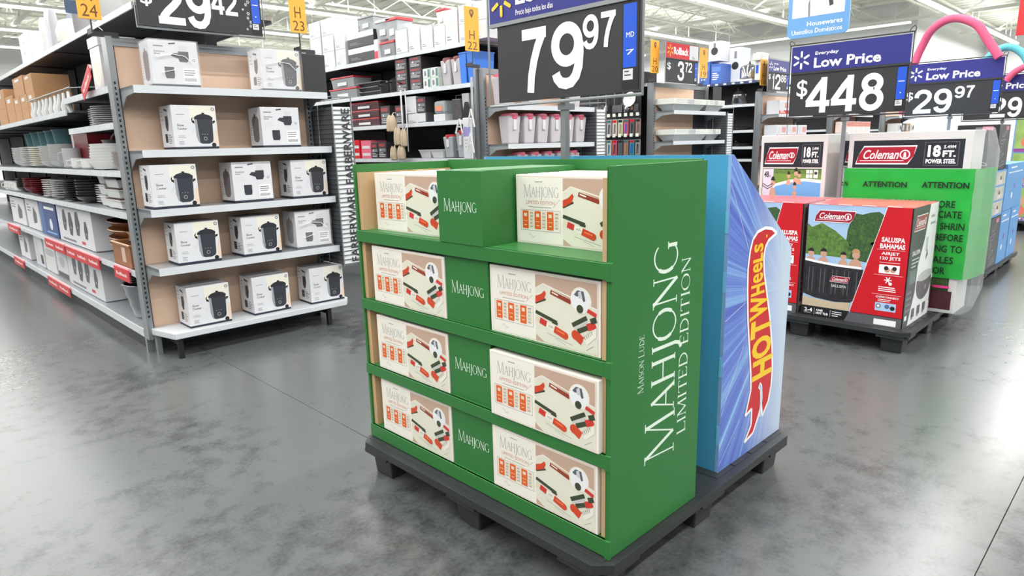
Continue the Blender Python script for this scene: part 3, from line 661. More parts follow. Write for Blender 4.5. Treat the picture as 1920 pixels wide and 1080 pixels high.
# ------------------------------------------------------------------ wire racks
def rack(label, x, y, z0, z1, name=None):
    t = thing('wire_side_rack', label, 'wire rack', (x, y, z0), 0, 'wire racks hooked on shelf ends')
    W_, D_ = .155, .42; H_ = z1 - z0; mb = MB()
    for q in ((0, 0), (W_, 0), (0, D_), (W_, D_), (0, D_ / 2)): mb.tube([(q[0], q[1], 0), (q[0], q[1], H_)], .005, STEEL, 5)
    mb.tube([(0, 0, H_ + .05), (W_, 0, H_ + .05), (W_, D_, H_ + .05), (0, D_, H_ + .05), (0, 0, H_ + .05)], .004, STEEL, 5); mb.tube([(W_, 0, H_), (W_, 0, H_ + .05)], .004, STEEL, 5)
    mb.build('frame', t)
    ms = MB(); ms.box(.004, W_ - .004, .006, .012, .01, H_ - .02, M(226, 228, 230, rough=.5)); ms.box(.012, .016, .015, D_ - .01, .01, H_ - .02, M(110, 113, 118, rough=.5)); ms.build('backing_card', t)
    wm_ = MB(); k = int(H_ / .033); wm_.tube([(0, D_, 0), (0, 0, 0), (W_, 0, 0), (W_, D_, 0)], .0035, DARKMETAL, 4)
    me = wm_.mesh('wire')
    for i in range(k):
        o = bpy.data.objects.new('wire', me); C.objects.link(o); o.parent = t; o.location = (0, 0, .015 + i * .033)
    if name:
        mb = MB(); a = Art(mb, (0, .002, 0), (0, 0, 1), (-1, 0, 0)); a.n = V((0, -1, 0))
        for za in (.03, .61): a.text(name, za, -(W_ - .02), za + .54, -(W_ - .085), INK, .01, l=8)
        mb.build('sign_lettering', t)
    return t
rack('wire rack with dark upright lettering on the right of the slow cooker shelves', 2.50, 4.36, .44, 1.62, 'FARBERWARE')
rack('wire rack right of the pitcher shelves', 5.555, 4.38, .44, 1.66); rack('wire rack right of the foil pan shelves', 8.33, 4.38, .44, 1.66)
t = thing('black_sign_board', 'blank black board standing right of the top slow cooker boxes', 'sign board', (2.42, 4.42, 1.70))
MB().box(-.085, .085, -.004, .004, 0, .255, SIGNBLACK).build('board', t, bevel=.002); MB().box(-.03, .03, -.02, .03, 0, .006, BLACK).build('foot', t)

# ================================================================== SLOW COOKER BOXES
POT = M(52, 54, 62, rough=.4, var=0); POTL = M(150, 152, 158, rough=.4, var=0); GRT = M(120, 120, 126, rough=.5, var=0); NV = M(40, 42, 60, rough=.5, var=0)
WARM = M(226, 222, 208, rough=.45, var=.03)
BW, BD, BH = .272, .205, .268
def cooker(kind):
    t = thing('slow_cooker_box', 'x', 'boxed appliance', (0, 0, -8), 0, 'white slow cooker boxes on the end shelves')
    mb = MB(); mb.box(0, BW, 0, BD, .014, BH, WHITE); mb.box(.001, BW - .001, .001, BD - .001, 0, .014, NV); ct_ = mb.build('carton', t, bevel=.002)
    mb = MB(); mb.box(.002, BW - .002, BD / 2 - .0015, BD / 2 + .0015, BH, BH + .0006, LG); mb.build('tape_seam', t)
    mb = MB(); a = Art(mb, (0, 0, 0), (1, 0, 0), (0, 0, 1), BW, BH)
    if kind == 'front':
        a.rect(.40, .62, .97, .98, WARM, 1); a.poly([(.90, .06), (.99, .10), (.99, .5), (.93, .4)], M(226, 200, 176, rough=.5, var=0), 1)
        a.poly([(.52, .22), (.54, .16), (.62, .12), (.78, .12), (.86, .16), (.88, .22), (.90, .68), (.50, .68)], POT, 2)
        a.poly([(.50, .30), (.54, .16), (.57, .16), (.55, .68), (.50, .68)], POTL, 3)
        a.poly([(.49, .68), (.49, .73), (.56, .78), (.66, .805), (.74, .805), (.84, .78), (.91, .73), (.91, .68)], M(40, 42, 48, rough=.4, var=0), 3)
        a.rect(.67, .80, .73, .835, BLACK, 4); a.poly([(.49, .58), (.43, .62), (.43, .66), (.49, .65)], BLACK, 3); a.poly([(.90, .58), (.96, .62), (.96, .66), (.90, .65)], BLACK, 3)
        a.circ(.70, .24, .011, LG, 4); a.circ(.70, .24, .009, POT, 5); 
        for q in (.64, .70, .76): a.circ(q, .34, .0022, LG, 5, 8)
        a.circ(.93, .92, .011, GRT, 3); a.circ(.93, .92, .006, WHITE, 4)
        a.circ(.88, .09, .014, BLACK, 3, 14, ); a.bar(.40, .36, .47, .46, .005, LG, 2); a.poly([(.42, .68), (.46, .74), (.44, .60)], BLACK, 2)
        a.text('Slow', .10, .52, .25, .575, INK, .01, l=2); a.text('Cooker', .10, .445, .31, .495, INK, .01, l=2)
        a.rect(.10, .785, .28, .795, GRT, 2); a.lines(.10, .30, .30, 2, .035, .008, GRT, 2, 3); a.lines(.10, .26, .17, 3, .03, .01, GRT, 2, 4); a.rect(.08, .60, .36, .605, LG, 2)
    else:
        a.rect(.08, .86, .28, .885, GRT, 2); a.text('Stainless', .08, .74, .30, .78, GRT, .02, l=2); a.text('Steel', .08, .69, .20, .73, GRT, .02, l=2); a.lines(.08, .32, .62, 3, .045, .012, LG, 2, 5)
        a.poly([(.58, .60), (.60, .55), (.76, .55), (.80, .62), (.80, .78), (.58, .78)], POT, 2); a.rect(.60, .78, .78, .90, LG, 2); a.poly([(.42, .68), (.58, .62), (.58, .74), (.48, .74)], POT, 2); a.bar(.40, .93, .54, .95, .008, POT, 2)
        a.circ(.90, .60, .008, GRT, 2); a.circ(.90, .60, .005, WHITE, 3)
        a.poly([(.26, .24), (.28, .18), (.44, .18), (.46, .24), (.46, .42), (.26, .42)], POT, 2); a.rect(.26, .40, .46, .43, BLACK, 3); a.lines(.28, .46, .10, 2, .03, .01, LG, 2)
        a.rect(.64, .10, .95, .42, M(236, 236, 238, rough=.5, var=0), 2); a.lines(.66, .92, .36, 3, .05, .02, GRT, 3, 6)
        for q in range(12): a.rect(.66 + q * .022, .13, .66 + q * .022 + .01, .2, INK, 3)
    a = Art(mb, (0, BD, 0), (0, -1, 0), (0, 0, 1), BD, BH)
    a.rect(.02, .06, .98, .98, M(228, 228, 230, rough=.45, var=.02), 1)
    if kind == 'front':
        a.poly([(.42, .52), (.50, .42), (.62, .44), (.70, .60), (.68, .78), (.44, .76)], POT, 2); a.bar(.40, .92, .66, .88, .012, INK, 2); a.circ(.60, .80, .012, LG, 3); a.lines(.08, .34, .86, 3, .09, .012, GRT, 2, 7)
        a.rect(.28, .16, .50, .36, POT, 2); a.lines(.56, .9, .32, 5, .045, .018, GRT, 2, 8)
    else:
        a.poly([(.30, .20), (.42, .14), (.66, .14), (.76, .22), (.80, .70), (.70, .78), (.36, .78), (.26, .70)], M(120, 112, 116, rough=.5, var=0), 2); a.circ(.52, .80, .012, POT, 3)
        a.lines(.06, .2, .5, 6, .06, .012, GRT, 2, 9)
    mb.build('box_print', ct_); return t
cf, cs = cooker('front'), cooker('side')
used = {}
def place(proto, loc, rz, label, group=None):
    if proto.name not in used:
        used[proto.name] = 1; proto.location = loc; proto.rotation_euler = (0, 0, rz); proto['label'] = label
        if group: proto['group'] = group
        return proto
    return dup(proto, loc, rz, label, group)
SB = [('s', 1.365, 4.435, 1.70, 'left on the top shelf, wrapped in clear film'), ('f', 2.05, 4.44, 1.70, 'right on the top shelf, wrapped in creased film'),
      ('f', 1.440, 4.44, 1.325, 'left on the second shelf from the top'), ('s', 2.005, 4.44, 1.325, 'right on the second shelf from the top'),
      ('f', 1.272, 4.435, .966, 'leftmost of three on the middle shelf'), ('s', 1.775, 4.45, .966, 'in the middle of the middle shelf'), ('f', 2.19, 4.45, .966, 'rightmost on the middle shelf'),
      ('f', 1.372, 4.445, .600, 'leftmost of three on the second shelf from the bottom'), ('f', 1.795, 4.445, .600, 'in the middle of the second shelf from the bottom'), ('s', 2.185, 4.45, .600, 'rightmost on the second shelf from the bottom, in torn film'),
      ('f', 1.395, 4.455, .175, 'leftmost of three on the bottom deck'), ('f', 1.828, 4.46, .175, 'in the middle of the bottom deck'), ('f', 2.258, 4.455, .175, 'rightmost on the bottom deck')]
FILM = M(250, 250, 252, rough=.12, var=0, alpha=.13)
for i, (k, x, y, z, lb) in enumerate(SB):
    o = place(cf if k == 'f' else cs, (x, y, z), -.03 + .02 * (i % 3), 'white slow cooker box %s' % lb)
    wrapped = globals().setdefault('wrapped', []); wrapped.append((o, lb, i))
for o, lb, i in wrapped:
    if 'film' in lb:
        mb = MB(); q = .006; nx = 9; rnd = random.Random(i)
        def F(u, v): return (-q + (BW + 2 * q) * u, -q - rnd.uniform(0, .006), -.0 + (BH + q) * v)
        g = [[F(u / nx, v / nx) for u in range(nx + 1)] for v in range(nx + 1)]
        vs = [p_ for row in g for p_ in row]; mb.add(vs, [(v * (nx + 1) + u, v * (nx + 1) + u + 1, (v + 1) * (nx + 1) + u + 1, (v + 1) * (nx + 1) + u) for u in range(nx) for v in range(nx)], FILM)
        mb.box(-q, -q + .001, -.002, BD, 0, BH + q, FILM); mb.box(-q, BW + q, -.002, BD, BH + q - .001, BH + q, FILM)
        mb.tube([(.03, -.014, .17), (.12, -.016, .19), (.19, -.015, .18), (.235, -.014, .14)], .0022, PURE, 4); mb.tube([(.05, -.014, .08), (.13, -.016, .10)], .002, PURE, 4)
        mb.build('plastic_film', o, 'clear creased plastic film')

# ================================================================== GENERIC GOODS
GREYC = M(178, 178, 182, rough=.35, var=.03); CER = M(216, 216, 214, rough=.25, var=.02); DARKC = M(66, 64, 66, rough=.3, var=.05)
def one(name, mb, label, cat, loc, rz=0, group=None, smooth=True):
    mb.sm = smooth; o = mb.build(name); o.location = loc; o.rotation_euler = (0, 0, rz); return tag(o, label, cat, group)
def carton(name, label, x, y0, y1, z, h, dep, m, art=None, cat='box', group=None, front='x'):
    """box whose printed face looks to -X (aisle side) or -Y"""
    t = thing(name, label, cat, (x, min(y0, y1), z), 0, group); w = abs(y1 - y0)
    if front == 'x': mb = MB(); mb.box(0, dep, 0, w, 0, h, m); A_ = lambda mb: Art(mb, (0, w, 0), (0, -1, 0), (0, 0, 1), w, h)
    else: t.location = (x, y0, z); w = dep; mb = MB(); mb.box(0, dep, 0, y1 - y0, 0, h, m); A_ = lambda mb: Art(mb, (0, 0, 0), (1, 0, 0), (0, 0, 1), w, h)
    mb.build('carton', t, bevel=.0015)
    mb = MB()
    if front == 'x': mb.box(dep * .5 - .001, dep * .5 + .001, .002, w - .002, h, h + .0006, GRT)
    else: mb.box(.002, w - .002, (y1 - y0) / 2 - .001, (y1 - y0) / 2 + .001, h, h + .0006, GRT)
    mb.build('flap_seam', t)
    mb = MB(); a = A_(mb); (art or (lambda a: (a.rect(.08, .1, .92, .9, LG, 1), a.lines(.15, .8, .7, 3, .15, .05, GRT, 2))))(a); mb.build('box_print', t)
    return t
def plate_mesh(r, h=.018, m=CER): mb = MB(); mb.sm = True; mb.lathe([(r * .55, 0), (r * .6, .003), (r, h), (r, h + .004), (r * .62, .008), (0, .007)], m, n=20); return mb.mesh('plate')
def bowl_mesh(r, h, m=CER):
    mb = MB(); mb.sm = True; mb.lathe([(r * .45, 0), (r * .5, .006), (r * .85, h * .5), (r, h), (r * .97, h), (r * .8, h * .5), (r * .4, .012), (0, .01)], m, n=20); return mb.mesh('bowl')
PM = {}
def stack(kind, n, x, y, z, r, h, m, where, colour, pitch, group):
    key = (kind, r, h, m.name)
    if key not in PM: PM[key] = plate_mesh(r, h, m) if kind == 'plate' else bowl_mesh(r, h, m)
    for i in range(n):
        o = bpy.data.objects.new('dinner_plate' if kind == 'plate' else 'serving_bowl', PM[key]); C.objects.link(o); o.location = (x + random.uniform(-.002, .002), y + random.uniform(-.002, .002), z + i * pitch)
        pos = 'topmost' if i == n - 1 else ('lowest' if i == 0 else '%s up' % ORD[i])
        tag(o, '%s %s %s, %s' % (colour, kind, where, pos), kind, group)
G1 = 'crockery on the left aisle shelves'
# --- left aisle, lip plane x = 1.20
stack('plate', 9, 1.33, 5.35, 1.50, .11, .016, GREYC, 'on the second shelf down by the upright', 'grey square-edged', .014, G1)
stack('plate', 8, 1.36, 5.58, 1.50, .105, .016, M(188, 186, 186, rough=.35, var=.03), 'behind the nearest grey plates', 'pale grey', .015, G1)
stack('plate', 7, 1.40, 5.02, 1.50, .11, .016, CER, 'beside the metal upright on the second shelf', 'white', .017, G1)
mb = MB(); mb.lathe([(.03, 0), (.06, .012), (.1, .05), (.1, .053), (.055, .018), (0, .01)], GREYC, n=20, sx=.8, sy=1.2)
one('serving_bowl', mb, 'shallow grey bowl standing in front of the white plates on the second shelf', 'bowl', (1.315, 4.88, 1.50), 0, G1)
# canister box + card on top short shelf
t = thing('boxed_canister', 'tall white lidded box under the top shelf by the upright', 'box', (1.27, 5.12, 1.72))
MB().box(0, .22, 0, .24, 0, .30, CER).build('carton', t, bevel=.003); MB().box(-.006, .226, -.006, .246, .285, .35, M(226, 226, 226, rough=.4)).build('lid', t, bevel=.003)
mb = MB(); a = Art(mb, (0, .24, 0), (0, -1, 0), (0, 0, 1), .24, .30); a.circ(.5, .42, .09, M(222, 219, 208, rough=.5, var=.04), 1, 24); mb.build('box_print', t)
carton('white_box', 'narrow grey box right of the tall lidded box', 1.30, 4.78, 4.98, 1.72, .26, .2, M(196, 197, 200, rough=.5), cat='box')
one('ladle', MB().lathe([(.0, 0), (.035, .015), (.05, .05), (.048, .05), (.03, .02), (0, .012)], CER, n=16).tube([(.045, 0, .05), (.06, 0, .12), (.05, 0, .16)], .006, CER, 6), 'white ladle bowl leaning by the metal upright on the top short shelf', 'ladle', (1.28, 4.84, 1.725), 0)
# hanging white spoon rests row
mb = MB(); mb.tube([(0, 0, 0), (0, .005, -.05), (-.01, .008, -.10), (0, .012, -.15)], [.012, .014, .022, .018], CER, 8); mb.tube([(.0, 0, 0), (0, -.02, .03)], .003, STEEL, 5); mb.sm = True; sp = mb.mesh('spoon_rest')
for i in range(10):
    o = bpy.data.objects.new('spoon_rest', sp); C.objects.link(o); o.location = (1.235, 5.98 + i * .155, 1.775); o.rotation_euler = (.12 * (i % 3 - 1), 0, .3)
    tag(o, 'white spoon hanging under the top shelf, %s from the upright' % ORD[i], 'spoon', 'white spoons hanging in the left aisle')
t = thing('hang_rail', 'metal rail carrying the row of white spoons', 'rail', (1.235, 5.9, 1.80)); MB().tube([(0, 0, 0), (0, 1.7, 0)], .005, STEEL, 6).build('bar', t); MB().tube([(0, .05, 0), (.3, .05, .02)], .004, STEEL, 5).tube([(0, 1.65, 0), (.3, 1.65, .02)], .004, STEEL, 5).build('bracket', t)
KB = card(178, 134, 94, .7)
def kart(a): a.rect(.2, .78, .6, .9, WHITE, 1); a.rect(.02, .48, .98, .50, M(160, 118, 80, rough=.7, var=0), 1)
for i, (y0, y1, z, hh) in enumerate(((7.6, 7.96, 1.64, .26), (7.98, 8.34, 1.64, .26), (8.36, 8.72, 1.64, .26), (8.74, 9.2, 1.64, .30), (7.62, 8.0, 1.90, .16), (8.05, 8.6, 1.90, .18), (9.25, 9.8, 1.64, .4))):
    carton('brown_carton', 'brown carton on the high far shelf of the left aisle, %s' % ['nearest of the lower row', 'second of the lower row', 'third of the lower row', 'fourth of the lower row', 'nearest of the upper row', 'far upper one', 'farthest of all'][i], 1.30, y0, y1, z, hh, .3, KB, kart, group='brown cartons on the high shelf')
# red mugs, cloth, far teal tubs (z 1.2 level upper / 1.5)
MAR = M(112, 26, 40, rough=.35, var=.04); MUGW = CER
def mug(label, x, y, z, m, r=.045, hh=.1, group='mugs and cups in the left aisle'):
    t = thing('mug', label, 'mug', (x, y, z), 0, group); mb = MB(); mb.sm = True; mb.lathe([(r * .8, 0), (r, .01), (r, hh), (r * .93, hh), (r * .9, .012), (0, .01)], m, n=18); mb.build('cup', t)
    mb = MB(); mb.tube([(-r * .9, 0, hh * .8), (-r - .025, 0, hh * .75), (-r - .03, 0, hh * .4), (-r * .9, 0, hh * .22)], .006, m, 6); mb.build('handle', t); return t
for i in range(6): mug('dark red mug in a row at the back of the white bowls, %s from the upright' % ORD[i], 1.42, 6.25 + i * .13, 1.44 - .24 * 0 - .24 + .10 * 0, MAR, .055, .12) if False else None
carton('red_box', 'dark red box behind the white serving bowls on the fourth shelf', 1.36, 6.2, 6.75, 1.205, .30, .2, MAR, lambda a: a.rect(.05, .1, .15, .9, CER, 1))
TEALT = M(64, 104, 110, rough=.4, var=.05)
for i in range(5): one('storage_tub', MB().lathe([(.11, 0), (.13, .2), (.14, .21), (.12, .21), (.1, .01), (0, .01)], TEALT, n=18), 'teal tub on the left aisle shelf, %s from the near end' % ORD[i], 'tub', (1.46, 7.3 + i * .34, 1.33), 0, 'teal tubs in the left aisle')
t = thing('shelf_riser', 'white stand carrying the teal tubs in the left aisle', 'stand', (1.35, 7.1, 1.205)); MB().box(0, .25, 0, 1.8, .105, .12, WHITE).build('top_board', t); MB().box(.01, .24, 0, .02, 0, .105, WHITE).box(.01, .24, 1.78, 1.8, 0, .105, WHITE).build('side_board', t)
# shelf z 1.20
stack('bowl', 8, 1.34, 6.95, 1.205, .13, .06, CER, 'in the middle of the long white shelf', 'pale blue-white', .02, G1)
stack('bowl', 7, 1.33, 7.35, 1.205, .12, .06, CER, 'left of the pale blue-white bowls', 'cream', .022, G1)
stack('plate', 10, 1.33, 7.75, 1.205, .13, .02, M(230, 226, 214, rough=.3, var=.03), 'on the long shelf beside the cream bowls', 'ivory', .018, G1)
stack('plate', 10, 1.33, 8.2, 1.205, .13, .02, CER, 'farther along the long shelf', 'white', .019, G1)
stack('bowl', 6, 1.33, 8.7, 1.205, .13, .07, CER, 'far along the long shelf', 'white', .025, G1)
mug('grey decorated cup beside the stacked white bowls', 1.30, 6.50, 1.205, GREYC, .07, .16)
mug('white cup at the front edge under the grey cup', 1.27, 6.18, 1.205, CER, .05, .08)
# long white baking trays
def oval_tray(L_, W_, H_, m):
    mb = MB(); mb.sm = True; mb.lathe([(.42, 0), (.5, H_), (.5, H_ + .006), (.46, H_), (.38, .008), (0, .006)], m, n=20, sx=W_, sy=L_); return mb.mesh('tray')
tm1 = oval_tray(.62, .3, .05, CER)
for i in range(7):
    o = bpy.data.objects.new('serving_tray', tm1); C.objects.link(o); o.location = (1.37, 5.55 - .01 * i, 1.205 + .02 * i); tag(o, 'long white oval serving tray near the upright, %s from the bottom' % ORD[i], 'tray', G1)
tm2 = oval_tray(.34, .3, .045, M(150, 138, 134, rough=.35, var=.04))
for i in range(4):
    o = bpy.data.objects.new('serving_tray', tm2); C.objects.link(o); o.location = (1.37, 4.98, 1.205 + .022 * i); tag(o, 'taupe serving dish next to the upright, %s from the bottom of its stack' % ORD[i], 'tray', G1)
one('candle_holder', MB().lathe([(.03, 0), (.012, .012), (.01, .03), (.028, .045), (.028, .05), (0, .05)], M(190, 170, 130, rough=.25, metal=.7), n=16), 'small brass holder on the taupe dishes by the upright', 'holder', (1.31, 4.93, 1.322))
mug('white cup in front of the white serving trays', 1.26, 5.80, 1.205, CER, .055, .075)
# tilted white jugs above
for i, (y, c_) in enumerate(((5.85, CER), (6.05, CER), (5.45, CER), (5.28, GREYC), (5.05, CER))):
    mb = MB(); mb.lathe([(.012, 0), (.03, .02), (.05, .06), (.046, .06), (.02, .02), (0, .015)], c_, n=14); mb.tube([(.0, 0, .03), (.02, -.06, .09), (.04, -.12, .12)], .008, c_, 6)
    one('gravy_boat', mb, 'small %s pouring dish on the serving trays, %s from the left' % ('grey' if c_ is GREYC else 'white', ORD[i]), 'jug', (1.42, y, 1.205 + (.15 if y < 5.9 and y > 5.2 else .10 if y < 5.2 else .0)), .4 * i, G1)
# shelf z .93
BK = M(40, 40, 42, rough=.35, var=.04)
for i in range(4): mug('white mug on the lower long shelf, %s from the far end' % ORD[i], 1.28, 9.75 - i * .2, .935, CER, .055, .1)
stack('bowl', 5, 1.33, 8.85, .935, .12, .06, BK, 'on the lower long shelf', 'black', .022, G1)
stack('bowl', 5, 1.34, 8.45, .935, .13, .07, MAR, 'beside the black bowls', 'dark red', .022, G1); stack('plate', 7, 1.34, 7.95, .935, .14, .02, MAR, 'left of the ridged white plates', 'dark red', .02, G1)
stack('plate', 8, 1.33, 7.38, .935, .13, .018, CER, 'on the lower long shelf next to the dark red ones', 'ridged white', .02, G1)
stack('plate', 8, 1.33, 7.0, .935, .13, .018, GREYC, 'on the lower long shelf', 'patterned grey', .02, G1)
stack('plate', 10, 1.34, 6.58, .935, .13, .016, DARKC, 'left of the square dark bowls', 'charcoal rimmed', .016, G1); stack('bowl', 7, 1.34, 6.2, .935, .12, .05, DARKC, 'right of the charcoal plates', 'charcoal', .022, G1)
stack('plate', 8, 1.40, 5.92, .935, .1, .016, CER, 'in the shadow behind the white dishes', 'small white', .018, G1)
def loaf(label, x, y, z, L_, W_, H_, m, rim=None):
    t = thing('baking_dish', label, 'baking dish', (x, y, z), 0, 'white baking dishes beside the upright'); mb = MB(); mb.frustum(0, W_, 0, L_, 0, H_, .012, m); mb.build('dish', t, bevel=.006)
    mb = MB(); mb.box(-.006, W_ + .006, -.03, L_ + .03, H_, H_ + .006, m); mb.build('rim', t, bevel=.003); mb = MB(); mb.box(.0, W_, .0, L_, H_ + .006, H_ + .012, rim or MAR); mb.build('sleeve', t); return t
for i, (y, z) in enumerate(((5.26, .935), (5.27, 1.005), (5.28, 1.075))): loaf('rectangular white baking dish beside the upright, %s' % ['at the bottom of its stack', 'in the middle of its stack', 'on top of its stack'][i], 1.25, y - .18, z, .36 - .03 * i, .25, .055, CER, M(84, 52, 50, rough=.4))
for i, (y, z) in enumerate(((5.62, .935), (5.62, 1.015), (5.62, 1.095))): loaf('small white ramekin dish left of the baking dishes, %s' % ['lowest', 'middle', 'topmost'][i], 1.27, y - .1, z, .17, .2, .065, CER, GREYC)
stack('bowl', 2, 1.36, 4.90, .935, .085, .07, CER, 'tight against the upright on the lower long shelf', 'deep white', .045, G1)
# shelf z .55: boxes
def aA(a): a.rect(.05, .05, .95, .95, M(222, 222, 224, rough=.5, var=.02), 1); a.poly([(.5, .2), (.75, .25), (.8, .55), (.6, .8), (.5, .5)], DARKC, 2); a.lines(.1, .4, .8, 3, .1, .04, GRT, 2)
def aBlue(a): a.rect(0, 0, 1, 1, M(38, 66, 128, rough=.4, var=.05), 1); a.rect(0, 0, .22, 1, M(70, 110, 170, rough=.4, var=0), 2); a.circ(.62, .36, .09, M(226, 234, 244, rough=.4, var=0), 3, 20, .17); a.rect(.3, .8, .9, .88, PURE, 3); a.rect(.3, .08, .9, .12, CY, 3)
def aBig(a):
    a.rect(.02, .02, .98, .98, M(214, 215, 217, rough=.5, var=.02), 1)
    for px_, py_, k_ in ((.22, .62, 1), (.40, .55, 1.1), (.60, .6, 1.1), (.82, .48, .8)): a.poly([(px_ - .05 * k_, py_ - .28 * k_), (px_ + .02, py_ - .3 * k_), (px_ + .07 * k_, py_), (px_ + .04 * k_, py_ + .3 * k_), (px_ - .03 * k_, py_ + .28 * k_), (px_ - .06 * k_, py_)], M(74, 76, 80, rough=.4, var=0), 2); a.circ(px_, py_ - .1, .01, LG, 3)
    a.rect(.1, .06, .5, .12, GRT, 2); a.rect(.66, .08, .76, .16, RED, 2)
carton('boxed_tableware', 'white box with a dark picture at the far end of the lower shelf', 1.26, 8.95, 9.85, .555, .3, .3, WHITE, aA)
carton('boxed_tableware', 'white box with a dark picture left of the blue box', 1.26, 8.15, 8.85, .555, .31, .3, WHITE, aA)
carton('blue_box', 'blue printed box on the lower shelf of the left aisle', 1.25, 7.28, 8.02, .555, .315, .3, M(40, 70, 132, rough=.4, var=.04), aBlue)
carton('cutlery_box', 'large white box showing dark cutlery on the lower shelf', 1.25, 5.98, 7.22, .555, .315, .3, WHITE, aBig)
WOOD = M(126, 74, 44, rough=.4, var=.18, scale=9); WOODL = M(176, 122, 78, rough=.4, var=.12, scale=9)
for i, (z, m_) in enumerate(((.555, WOOD), (.60, WOOD), (.66, WOODL), (.72, WOOD))):
    mb = MB(); mb.lathe([(.08, 0), (.2, .05), (.27, .10), (.265, .105), (.19, .06), (0, .02)], m_, n=24, sx=.75, sy=1.35); one('wooden_bowl', mb, 'wide brown wooden bowl beside the upright, %s from the bottom of its stack' % ORD[i], 'bowl', (1.46, 5.50, z), 0, 'wooden bowls in the left aisle')
WK = M(150, 100, 70, rough=.7, var=.2, scale=30, bump=.4)
for i, (y0, y1, z, hh, xx) in enumerate(((4.86, 5.28, .555, .15, 1.21), (4.88, 5.2, .71, .05, 1.30))):
    t = thing('wicker_basket', 'brown wicker basket by the upright, %s' % ['lower and larger', 'flat one on top'][i], 'basket', (xx, y0, z), 0, 'wicker baskets by the upright'); mb = MB(); W_ = .24; T_ = .012; L_ = y1 - y0
    mb.box(0, W_, 0, L_, 0, .012, WK)
    for b_ in ((0, W_, 0, T_), (0, W_, L_ - T_, L_), (0, T_, T_, L_ - T_), (W_ - T_, W_, T_, L_ - T_)): mb.box(*b_, .012, hh, WK)
    mb.build('basket_body', t); mb = MB(); mb.tube([(0, 0, hh), (W_, 0, hh), (W_, L_, hh), (0, L_, hh), (0, 0, hh), (W_, 0, hh)], .01, WOODL, 6); mb.build('rim', t)
    if i == 0: mb = MB(); mb.box(-.002, 0, .12, .2, .03, .13, M(206, 176, 160, rough=.6)); mb.build('paper_tag', t)
# bottom deck goods
carton('boxed_tableware', 'pale box standing upright at the far end of the bottom deck', 1.26, 9.1, 9.7, .156, .32, .3, WHITE, aA)
carton('boxed_tableware', 'white box on the bottom deck left of the open-fronted one', 1.26, 8.3, 8.75, .156, .33, .3, WHITE, lambda a: (a.rect(.1, .1, .5, .8, LG, 1), a.rect(.6, .1, .9, .4, BK, 1)))
carton('boxed_tableware', 'white box with a grey band on the bottom deck', 1.26, 7.72, 8.22, .156, .33, .3, CER, lambda a: (a.rect(.1, .5, .9, .7, GREYC, 1),))
carton('boxed_tableware', 'white box with a dark oval beside the large cutlery box', 1.26, 7.2, 7.66, .156, .26, .3, WHITE, lambda a: (a.circ(.5, .6, .25, GREYC, 1, 20, .2), a.rect(.02, .02, .98, .22, BK, 1)))
carton('cutlery_box', 'large white box showing long dark utensils on the bottom deck', 1.25, 5.92, 7.12, .156, .335, .3, WHITE, aBig)
ZN = M(150, 154, 158, rough=.3, metal=.6, var=.08, scale=12)
def tub(label, x, y, z, r, hh):
    t = thing('metal_tub', label, 'tub', (x, y, z)); mb = MB(); mb.sm = True
    pr = [(r * .8, 0)]
    for i in range(1, 9): pr.append((r * (.8 + .2 * i / 9) + (.004 if i % 3 == 0 else 0), hh * i / 9))
    pr += [(r + .006, hh), (r + .008, hh - .01), (r, hh + .004), (r * .96, hh), (r * .8, .01), (0, .01)]
    mb.lathe(pr, ZN, n=28); mb.build('tub_body', t)
    for s in (-1, 1): mb = MB(); mb.tube([(-.04, s * r, hh * .8), (-.03, s * (r + .03), hh * .7), (.03, s * (r + .03), hh * .7), (.04, s * r, hh * .8)], .005, M(190, 170, 150, rough=.5), 6); mb.build('handle', t)
    return t
tub('large galvanised tub on the bottom deck beside the upright', 1.47, 5.20, .156, .25, .24)
t = thing('wire_basket', 'dark wire basket hanging over the galvanised tub', 'basket', (1.24, 5.05, .43)); mb = MB()
for q in range(5): mb.tube([(0, 0, q * .016), (.26, 0, q * .016), (.26, .42, q * .016), (0, .42, q * .016), (0, 0, q * .016)], .003, STEEL, 4)
for q in range(9): mb.tube([(0, .0525 * q, 0), (0, .0525 * q, .064)], .0025, DARKMETAL, 4); mb.tube([(.26, .0525 * q, 0), (.26, .0525 * q, .064)], .0025, DARKMETAL, 4)
mb.box(0, .26, 0, .42, -.003, 0, DARKMETAL); mb.build('wire_body', t); MB().tube([(.13, 0, -.03), (.13, .42, -.03)], .004, STEEL, 5).tube([(.13, 0, -.03), (.13, 0, 0)], .003, STEEL, 5).tube([(.13, .42, -.03), (.13, .42, 0)], .003, STEEL, 5).build('foot', t)
# price rail tags
def rtag(label, y0, y1, z, words=1, tilt=0.0, x=1.185):
    t = thing('rollback_tag', label, 'shelf tag', (x, (y0 + y1) / 2, z), 0, 'red rollback tags on the left aisle shelves'); w = y1 - y0
    mb = MB(); mb.box(-.002, .002, -w / 2, w / 2, -.085, .0, RED); o = mb.build('tag_plate', t); mb = MB(); a = Art(mb, (-.002, w / 2, -.085), (0, -1, 0), (0, 0, 1), w, .085)
    for i in range(words): a.text('Rollback', (i + .14) / words, .36, (i + .86) / words, .64, PURE, .02, l=1)
    mb.build('tag_lettering', t); MB().box(.001, .018, -w / 2 + .01, w / 2 - .01, -.015, .01, M(240, 190, 196, rough=.4)).build('clip', t); t.rotation_euler = (tilt, 0, 0); return t
rtag('red rollback tag nearest the upright on the lower shelf edge', 4.86, 5.22, .545); rtag('long red triple rollback tag on the lower shelf edge', 5.62, 6.72, .545, 3); rtag('red double rollback tag left of the triple one', 6.78, 7.6, .545, 2)
